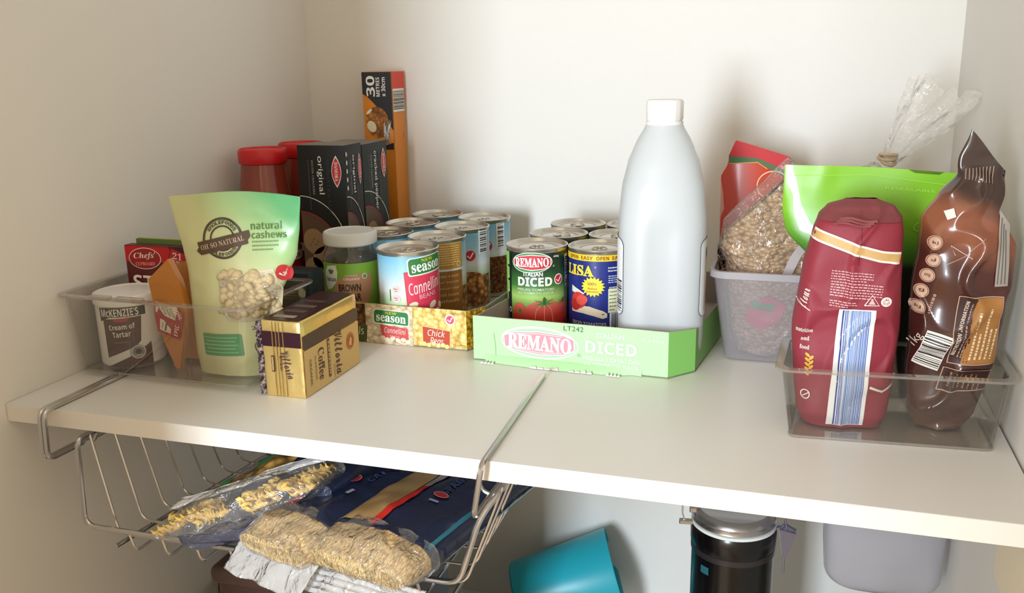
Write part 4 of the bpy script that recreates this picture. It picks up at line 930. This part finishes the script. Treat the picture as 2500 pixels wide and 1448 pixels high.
# ------------------------------------------------------------------ burgundy flour bag
M_burg = m('#8e2a3a', .6, bump=.25, bs=50, name='burgundy_paper')
t = thing('flour_bag', 'burgundy paper flour bag with a blue barcode strip in the right clear bin', 'bag', (.800, .166, .0028), 0, rot=(0, 0, R(3)))
fl = Bag(.203, ip((0, .066), (.06, .078), (.2, .084), (.45, .090), (.7, .082), (.86, .074), (.93, .068), (.97, .056), (1, .026)), ip((0, .038), (.06, .046), (.4, .052), (.75, .050), (.9, .046), (.97, .024), (1, .003)), 3.2, .0046, 30, 41,
         cx=ip((0, -.001), (.4, -.003), (.7, -.001), (1, .004)), cy=ip((0, 0), (.85, 0), (1, .006)), ridge=.0032)
obj('paper_body', fl.mesh(72, 120), M_burg, t, ang=60)
d = Dec(lambda u, v, f: fl.pt(u - fl.cx(v / fl.H), v, f), 2.5, .0002, .0007)
cr = '#f0e9dd'; pk = '#c98a90'
band = [(-35, 175), (-20, 170), (0, 163), (20, 158), (36, 156)]
d.line([(x, y) for x, y in band], 10, cr, 1); d.line(band, 6.4, '#cda66a', 2)
d.lines(-2, 140, 34, 9, 4, '#d9a3a6', 1, -3, 3, .4); d.lines(2, 128, 42, 14, 6, '#d9a3a6', 1, -3, 4, .45); d.lines(-8, 116, 22, 6, 3, '#d9a3a6', 1, -2, 5, .5)
d.line([(9, 116), (15, 125), (21, 116), (9, 116)], .8, cr, 1); d.poly([(12, 117), (15, 122), (18, 117)], '#e0b6b6', 1.5); d.ell(26.5, 119.5, 4.4, 4.2, cr, 1); d.text('♻', 26.5, 119.5, 6, 6, '#8e2a3a', 'N', 2)
d.poly([(-11, 112), (19, 112), (18, 70), (16.5, 3), (-15, 3), (-13, 60)], '#f1f0ee', 1)
bl = '#3d62b8'; rnd = random.Random(5); x = -8.5
while x < 14.5:
    b_ = rnd.choice((.5, .8, 1.3)); c_ = rnd.choice((bl, '#5f86c9', '#2c4490', '#8fb0dc')); d.poly([(x - 1 + 0, 3.6), (x - 1 + b_, 3.6), (x + b_ + .6, 111), (x + .6, 111)], c_, 2); x += b_ + rnd.choice((.3, .5, .9))
d.line([(19, 42), (30, 37), (38, 42), (42, 48)], 2.4, cr, 1)
d.text('flour', -39, 118, 18, 12, cr, 'C', 2, 80); d.text('nutrition', -38, 90, 14, 4, cr, 'S', 2, 0); d.text('and', -37, 82, 7, 4, cr, 'S', 2); d.text('food', -37, 74, 8, 4, cr, 'S', 2)
for k in range(9): d.ell(-34 + 1.6 * (k % 2) * 2, 50 + 2.4 * k * .9, 2.6, 1.3, '#d9a83c', 2, 50 if k % 2 else -40)
d.ring(-34, 30, 4, 4.4, .9, cr, 2); d.line([(-36, 28), (-31, 32)], .8, cr, 2)
d.line([(2, 200), (3, 180), (2, 150)], .5, '#6f1d2b', 1)
d.build('printed_front', t)
# folded top
obj('folded_top', fl.mesh(72, 16, .915, 1, .0009), m('#7c3a3c', .65, bump=.3, bs=60), t, ang=60)
b = bmesh.new()
for k in range(3): tube([(-.020 + .0022 * k + .030 * (i / 10), -.0235 - .0008 * k + .001 * sin(i), .1845 + .0022 * k + .0015 * sin(i * .6)) for i in range(11)], .0011, b, 6)
obj('rolled_edge', b, m('#8c4a4a', .6), t)

# ------------------------------------------------------------------ brown sugar bag
t = thing('sugar_bag', 'brown plastic sugar bag with a pinched top leaning in the right bin corner', 'bag', (.886, .176, .0028), 0, rot=(0, 0, R(2)))
M_brown = m('#4a2620', .22, bump=.5, bs=45, coat=.5, name='brown_film'); 
bb = Bag(.262, ip((0, .040), (.06, .056), (.22, .070), (.5, .079), (.72, .076), (.80, .056), (.86, .034), (.92, .040), (1, .038)), ip((0, .016), (.1, .040), (.3, .050), (.6, .050), (.75, .034), (.85, .012), (.92, .007), (1, .003)), 2.3, .005, 28, 51,
         cx=ip((0, -.004), (.3, .001), (.6, .004), (.7, .004), (.88, .009), (1, .018)), top=lambda k: 1 - .13 * (k + 1) * .5, ridge=.0062)
b = bb.mesh(72, 130)
mb = ramp_mat('brown_bag_print', [(0, '#6a4a3c'), (.12, '#4a2a24'), (.3, '#43201c'), (.62, '#4c2620'), (.72, '#8a5038'), (.80, '#8a5038'), (.86, '#3c2822'), (1, '#38251f')], vec=(.35, 0, 1), lo_=0, hi=.262, rough=.22, noise_amt=.10, coat=.5)
obj('film_body', b, mb, t, ang=70)
d = Dec(lambda u, v, f: bb.pt(u - bb.cx(v / bb.H), v, f), 2.5, .0002, .0009)
cc = '#caa88e'
for k, (x, y) in enumerate(((-24, 170), (-24, 155), (-27, 141), (-30, 127), (-32, 113))): d.ell(x, y, 5.6, 6, '#c9a48c', 1); d.ring(x, y, 5, 5.4, .5, '#7c5040', 2); d.text(('kJ', 'g', 'mg', 'g', 'kJ')[k], x, y, 4, 3, '#5a342a', 'B', 2)
d.lines(-20, 125, 34, 3, 1, '#a5806c', 1, 78, 4, .7)
d.text('1kg', -31, 84, 13, 7, '#e2d3c6', 'N', 2, 70)
d.rect(-18, 76, 21, 34, '#efe9e2', 1, -14); d.bars(-18, 76, 30, 20, '#2c2422', 2, 76, 16, 8)
d.poly([(-2, 126), (33, 126), (34, 66), (-6, 66), (-5, 80)], '#c9a48c', 1); d.poly([(-1.3, 125.3), (32.6, 125.3), (33.2, 66.7), (-5.2, 66.7), (-4.4, 80)], '#3c201b', 1.5)
d.poly([(12, 125), (32.4, 125), (33, 67), (4, 67)], '#a8743c', 2); d.text('NUTRITION INFORMATION', 1.5, 98, 48, 3, '#e2d3c6', 'B', 3, 80)
d.lines(6.5, 96, 48, 5, 2, '#b8978a', 3, 80, 5, .4)
for k in range(5): d.lines(14 + 4.3 * k, 96, 52, 3, 1, '#ead0a8', 3, 83, k, .6)
d.poly([(-8, 62), (32, 60), (30, 40), (-12, 40)], '#c9a48c', 1); d.poly([(-7.3, 61.3), (31, 59.3), (29, 41), (-11, 41)], '#3c201b', 1.5); d.lines(10, 50, 14, 30, 7, '#a5806c', 2, 80, 3, .3)
d.poly([(23, 198), (32, 186), (36, 134), (25, 134)], '#a8a29a', 1)
for k in range(3): d.line([(25 + 2 * k, 192 - 5 * k), (27 + 3 * k, 136)], .9, '#6b6560', 2)
d.poly([(-19, 196), (-12, 199), (-10, 192), (-16, 189)], '#e8e2dc', 2)
d.line([(5, 158), (-12, 168), (-8, 160)], .7, '#c9a9a0', 1.5); d.line([(13, 176), (0, 160), (-14, 152)], .6, '#b58f86', 1.5)
for k in range(9): d.line([(-4 + 2.6 * k, 222 - .4 * k), (-3 + 2.6 * k, 230 + .3 * k)], .8, '#9a8478', 2)
d.build('printed_front', t)

# ------------------------------------------------------------------ pasta bags in the basket
M_navy = m('#12203f', .2, bump=.5, bs=40, coat=.7, name='navy_film')
M_spag = cell_mat('noodle_bundle', 700, [(0, '#f0dcae'), (.4, '#dfc18a'), (.75, '#c49f68'), (1, '#a07c48')], .5, .7, coat=.4, stretch=(1, .6, .25), dist=.002)
def crimp(w_, h_, n, mt, t, loc, rot, seed=0, wav=.0025):
    b = bmesh.new(); nx, nz = 46, 14; g = []
    for j in range(nz + 1):
        r = []
        for i in range(nx + 1):
            x = -w_ / 2 + w_ * i / nx; z = h_ * j / nz
            y = .0011 * sin(z / h_ * n * 2 * pi) + wav * noise.noise(Vector((x * 40, z * 20, seed))) + .0008 * noise.noise(Vector((x * 110, z * 70, seed + 2)))
            r.append(b.verts.new((x + .003 * noise.noise(Vector((3, z * 60, seed))), y, z + .003 * noise.noise(Vector((x * 50, 1, seed))) * (j / nz))))
        g.append(r)
    for a, c in zip(g, g[1:]):
        for i in range(nx): b.faces.new((a[i], a[i + 1], c[i + 1], c[i]))
    o = obj('crimped_seal', b, mt, t, loc, rot, ang=80); q = o.modifiers.new('s', 'SOLIDIFY'); q.thickness = .0004; return o
def noodles(label, loc, rz, w_, L_, th, roll=0, pitch=0, seed=0):
    t = thing('pasta_bag', label, 'bag', loc, 0, 'pasta bags in the wire basket', rot=(R(-90 + pitch), R(0), R(rz)))
    t.rotation_euler = (Matrix.Rotation(R(rz), 4, 'Z') @ Matrix.Rotation(R(roll), 4, 'Y') @ Matrix.Rotation(R(-90 + pitch), 4, 'X')).to_euler()
    bg = Bag(L_, ip((0, w_ * .93), (.08, w_ * .98), (.2, w_), (.85, w_ * .97), (1, w_ * .9)), ip((0, th * .35), (.07, th * .85), (.2, th), (.85, th * .95), (1, th * .2)), 2.6, .0022, 30, seed, ridge=.0018)
    obj('pasta', bg.mesh(30, 12, 0, .15), M_spag, t, ang=70)['kind'] = 'stuff'
    obj('printed_film', bg.mesh(30, 50, .135, 1, .0006), M_navy, t, ang=70)
    gb = Bag(L_, lambda g: bg.w(g) + .004, lambda g: bg.t(g) + .003, 2.6, .003, 40, seed, ridge=.0035)
    obj('clear_end', gb.mesh(30, 18, -.0, .17), M_foilfilm if False else M_film, t, ang=70)
    return t, bg
z_b = -.1265
t, bg = noodles('noodle bag with a round clear end, middle of the basket between two others', (.329, -.050, -.085), -17, .088, .27, .040, 0, 0, 61)
crimp(.098, .034, 7, M_foilfilm, t, (0, .004, .010), (R(-140), 0, R(0)), 3, .0035)
d = Dec(lambda u, v, f: bg.pt(u, v, f), 5, .0002, .0014)
d.poly([(-42, 40), (-20, 44), (-14, 230), (-40, 230)], '#8f7650', 1); d.poly([(-26, 40), (-18, 40), (-10, 150), (-17, 150)], '#c9281f', 2); d.text('CAPELLINI', 10, 150, 70, 7, '#35446a', 'B', 2, 90); d.ell(-2, 110, 5, 8, '#a52a30', 2); d.ring(-2, 110, 4.4, 7.2, .5, '#e0b0a8', 3); d.rect(10, 90, 4, 10, '#a8b0c4', 2)
d.build('printed_panel', t)
t, bg = noodles('noodle bag with a wide clear end, rightmost in the wire basket', (.414, -.062, -.082), -13, .112, .27, .040, 0, 0, 67)
crimp(.150, .026, 5, M_foilfilm, t, (-.004, .008, .008), (R(-140), 0, R(-3)), 5, .0035)
d = Dec(lambda u, v, f: bg.pt(u, v, f), 5, .0002, .0014)
d.poly([(-52, 40), (-14, 42), (-10, 240), (-52, 240)], '#a5875a', 1); d.poly([(-14, 40), (-6, 40), (-4, 120), (-11, 120)], '#c9281f', 2); d.poly([(-11, 120), (-4, 120), (0, 190), (-9, 190)], '#9a928c', 2)
d.text('SPAGHETTI', 14, 150, 70, 8, '#35446a', 'B', 2, 90); d.ell(14, 112, 8, 5, '#a52a30', 2); d.ring(14, 112, 7.4, 4.4, .5, '#e0b0a8', 3); d.rect(14, 100, 10, 3, '#8a94ac', 2)
d.line([(50, 40), (50, 240)], 3, '#2a6f82', 1)
d.build('printed_panel', t)
# spiral pasta bag, tilted up to the right
t = thing('pasta_bag', 'spiral pasta bag with a clear crimped end tilting across the left of the basket', 'bag', (.286, -.006, -.0800), 0, 'pasta bags in the wire basket')
t.rotation_euler = (Matrix.Rotation(R(-8), 4, 'Z') @ Matrix.Rotation(R(-18), 4, 'Y') @ Matrix.Rotation(R(-90), 4, 'X')).to_euler()
bg = Bag(.25, ip((0, .126), (.1, .132), (.5, .134), (1, .12)), ip((0, .034), (.15, .064), (.5, .062), (1, .01)), 2.3, .004, 26, 71, ridge=.004)
obj('printed_film', bg.mesh(34, 46), M_navy, t, ang=70)
d = Dec(lambda u, v, f: bg.pt(u, v, f), 6, .0003, .001)
fus = cell_mat('spiral_pasta_print', 90, [(0, '#c9a45c'), (.4, '#9c7838'), (.7, '#6a4c20'), (1, '#3c2a14')], .4, .6)
d.poly([(-50, 30), (-20, 24), (20, 26), (34, 60), (30, 140), (-10, 190), (-46, 170)], fus, 1); d.poly([(-58, 26), (-46, 26), (-32, 80), (-24, 130), (-36, 130), (-46, 80)], '#1f8a4a', 2)
d.poly([(38, 40), (54, 40), (56, 150), (42, 150)], '#1d2f8a', 1)
for k in range(6): d.line([(50 + 1.3 * k, 24), (54 + 1.3 * k, 80), (48 + 1.5 * k, 160)], .6, '#9a9890', 2)
d.build('printed_panel', t)
b = bmesh.new(); rnd = random.Random(2)
for k in range(44):
    x = -.058 + .116 * rnd.random(); zz = rnd.uniform(-.016, .010); yy = -.016 + rnd.uniform(-.007, .006); a = rnd.uniform(0, pi); L_ = .020; rr = .0045
    ax = Vector((cos(a), rnd.uniform(-.2, .2), sin(a) * .6)).normalized(); s1 = ax.orthogonal().normalized(); s2 = ax.cross(s1); rows = []
    for i in range(15):
        f = i / 14; th = f * 2.2 * 2 * pi; c = Vector((x, yy, zz)) + ax * (f - .5) * L_
        e = (s1 * cos(th) + s2 * sin(th)) * rr; rows.append([b.verts.new(c + e), b.verts.new(c + e * .25 + ax * .001), b.verts.new(c - e * .25 + ax * .001), b.verts.new(c - e)])
    for p, q in zip(rows, rows[1:]):
        for j in range(3): b.faces.new((p[j], p[j + 1], q[j + 1], q[j]))
o = obj('spiral_pasta', b, m('#dfbc66', .5, name='pasta'), t, ang=80); o['kind'] = 'stuff'; q = o.modifiers.new('s', 'SOLIDIFY'); q.thickness = .0010
ce = Bag(.044, ip((0, .128), (1, .134)), ip((0, .014), (.4, .038), (1, .034)), 2.2, .004, 45, 73, ridge=.003)
o = obj('clear_end', ce.mesh(34, 16), M_film, t, (0, -.014, -.022), (0, 0, 0), ang=70)
cs = crimp(.132, .020, 5, M_foilfilm, t, (0, -.030, .004), (R(6), 0, 0), 7, .003)
for ch in t.children:                               # the end of the bag is cut and folded at a slant
    mw = ch.matrix_basis.copy()
    for v in ch.data.vertices:
        p = mw @ v.co; p.z += .60 * p.x; v.co = p
    ch.matrix_basis = Matrix.Identity(4)

# ------------------------------------------------------------------ things on the lower shelf
zf = -.54
# brown box and pot
t = thing('storage_box', 'dark brown plastic box below the wire basket', 'box', (.184, .055, 0), 0)
lp = obj('box_body', box_bm(0, 0, -.5648, .205, .16, -.190, .012, 4), m('#3e2a22', .45), t)
obj('lid_rim', box_bm(-.004, -.004, -.205, .209, .164, -.184, .008, 4), m('#46302a', .45), t)
t.location.z = 0
t = thing('round_pot', 'round brown pot with a flat rim at the bottom edge, left of the brown box', 'pot', (.094, .320, zf), 0)
obj('pot_body', lathe([(.075, -.0248), (.082, -.015), (.085, .165), (.089, .168), (.089, .174), (.082, .174), (.080, .03), (0, .03)], 48, cap1=False), m('#4a3424', .5), t)
# bowls
for k in range(3):
    t = thing('glass_bowl', ('lowest clear glass bowl of the stack beside the teal cup', 'middle clear glass bowl of the stack beside the teal cup', 'topmost clear glass bowl of the stack beside the teal cup')[k], 'bowl', (.395, .36, -.505 + .028 * k), 0, 'stacked glass bowls')
    obj('bowl_body', lathe([(.03, 0), (.045, .012), (.062, .05), (.066, .085), (.064, .085), (.060, .05), (.043, .014), (0, .003)], 40, cap1=False), clear_mat('bowl_glass', '#dfe3e0', 1.5, .05, haze=.12, hazec='#cdd2ce', boost=1.5), t)
    t.location.z = zf - .0248 + .030 * k
# teal cup
t = thing('teal_cup', 'teal plastic cup lying tilted against the back wall under the shelf', 'cup', (0, 0, 0), 0)
cu = lathe([(.0, 0), (.050, 0), (.054, .004), (.0575, .05), (.069, .160), (.0705, .161), (.0715, .159), (.0600, .05), (.052, .006), (0, .004)][:1] + [(.053, 0), (.0565, .003), (.060, .05), (.0705, .158), (.0700, .160), (.0685, .158), (.058, .05), (.053, .006)], 64, cap0=False, cap1=True)
bmesh.ops.holes_fill(cu, edges=list(cu.edges))
ob = obj('cup_body', cu, m('#1fa6b8', .35, name='teal_plastic'), t)
ax = Vector((.90, .28, .26)).normalized(); t.rotation_euler = ax.to_track_quat('Z', 'Y').to_euler(); t.location = (.366, .545, -.494)
# clip-top canister
t = thing('clip_top_canister', 'black storage canister with a steel clip-top lid standing under the shelf', 'canister', (.6985, .372, zf + .030), 8)
rc = .0495
M_blk = m('#050508', .22, coat=.15, name='black_glazed')
obj('canister_body', lathe([(rc - .004, -.0548), (rc, -.051), (rc, .250), (rc + .0005, .262), (rc + .0018, .266), (rc + .0018, .282), (rc, .287)], 56), M_blk, t)
obj('collar_band', lathe([(rc + .0004, .2535), (rc + .0010, .2540), (rc + .0010, .2610), (rc + .0004, .2615)], 56, cap0=False, cap1=False), m('#3c3638', .3, .5), t)
obj('seal', lathe([(rc - .002, .2872), (rc + .0012, .288), (rc + .0012, .2915), (rc - .002, .2925)], 56), m('#d9dcd9', .5), t)
obj('lid', lathe([(rc - .001, .2925), (rc + .0006, .2935), (rc - .0005, .2975), (rc + .0003, .3000), (rc - .0012, .3035), (rc - .004, .3065), (rc - .008, .3075), (rc - .010, .3062), (0, .3065)], 56, cap1=False), m('#bab8ba', .25, .95), t)
b = bmesh.new(); tube(fillet([(-rc - .001, -.010, .288), (-rc - .010, -.010, .291), (-rc - .0125, -.010, .300), (-rc - .0125, -.010, .318)], .002), .0010, b, 6); box_bm(-rc - .016, -.013, .2860, -rc + .001, -.006, .2915, .001, 1, b); box_bm(-rc - .004, -.013, .302, -rc + .005, -.006, .309, .001, 1, b)
obj('hinge', b, M_chrome, t)
b = bmesh.new()
for y in (-.006, .004): tube(fillet([(rc - .002, y, .303), (rc + .010, y, .300), (rc + .015, y, .268), (rc + .012, y, .262)], .003), .0011, b, 6)
prism([(rc + .004, .285), (rc + .024, .280), (rc + .013, .246), (rc + .009, .250)], -.009, .006, b); tube([(rc + .012, -.001, .246), (rc + .012, -.001, .222)], .0012, b, 6); tube(fillet([(rc + .000, -.001, .283), (rc + .010, -.001, .290), (rc + .024, -.001, .282)], .003), .0012, b, 6)
obj('clip', b, m('#8d8ca4', .3, .9), t)
d = Dec(S_cyl(rc + .0002), 4); d.rect(-38, 240, 12, 10, '#1d5a66', 1); d.build('sticker', t)
# jar and tub at the right
t = thing('glass_jar', 'clear glass clip jar at the bottom right, under the frosted container', 'jar', (.882, .375, zf), 0)
obj('glass_body', lathe([(.044, -.0248), (.048, -.021), (.048, .165), (.040, .180), (.040, .190)], 40), clear_mat('clip_jar_glass', '#d3d3ca', 1.5, .05, haze=.3, hazec='#a9a89c', boost=1.5), t)
obj('lid', lathe([(.044, .191), (.046, .194), (.046, .203), (.040, .208), (0, .209)], 40, cap1=False), clear_mat('clip_jar_lid', '#d3d3ca', 1.5, .08, haze=.4, hazec='#a9a89c', boost=1.6), t)
obj('wire_clasp', tube(fillet([(-.030, -.034, .208), (-.044, -.032, .214), (-.055, -.026, .205), (-.056, -.024, .170)], .006), .0012), M_chrome, t)
t = thing('frosted_container', 'frosted plastic container with rounded corners under the right of the shelf', 'container', (0, 0, 0))
def xz_tub(t, cx, cy, w_, dp, z0, z1, r):
    rings = []
    for k in range(9):
        a = R(90 * k / 8); ins = r * (1 - sin(a)); z = z0 + r * (1 - cos(a)) * .8
        rings.append([Vector((x, y, z)) for x, y in rrect(w_ - 2 * ins * .9, dp - 2 * ins * .6, .018, 5, cx, cy)])
    rings.append([Vector((x, y, z1 - .016)) for x, y in rrect(w_ + .004, dp + .004, .02, 5, cx, cy)]); rings.append([Vector((x, y, z1 - .014)) for x, y in rrect(w_ + .008, dp + .008, .02, 5, cx, cy)]); rings.append([Vector((x, y, z1)) for x, y in rrect(w_ + .009, dp + .009, .02, 5, cx, cy)])
    obj('tub_body', loft(rings), clear_mat('milky_tub', '#dddce2', 1.45, .3, haze=.55, hazec='#dcdbe2'), t, ang=50)
xz_tub(t, .865, .366, .124, .10, -.2700, -.150, .040)
obj('lid_ridge', tube([Vector((x, y, -.171)) for x, y in rrect(.128, .104, .02, 5, .865, .366)], .0014, None, 6, True), m('#dcdbe2', .35), t)
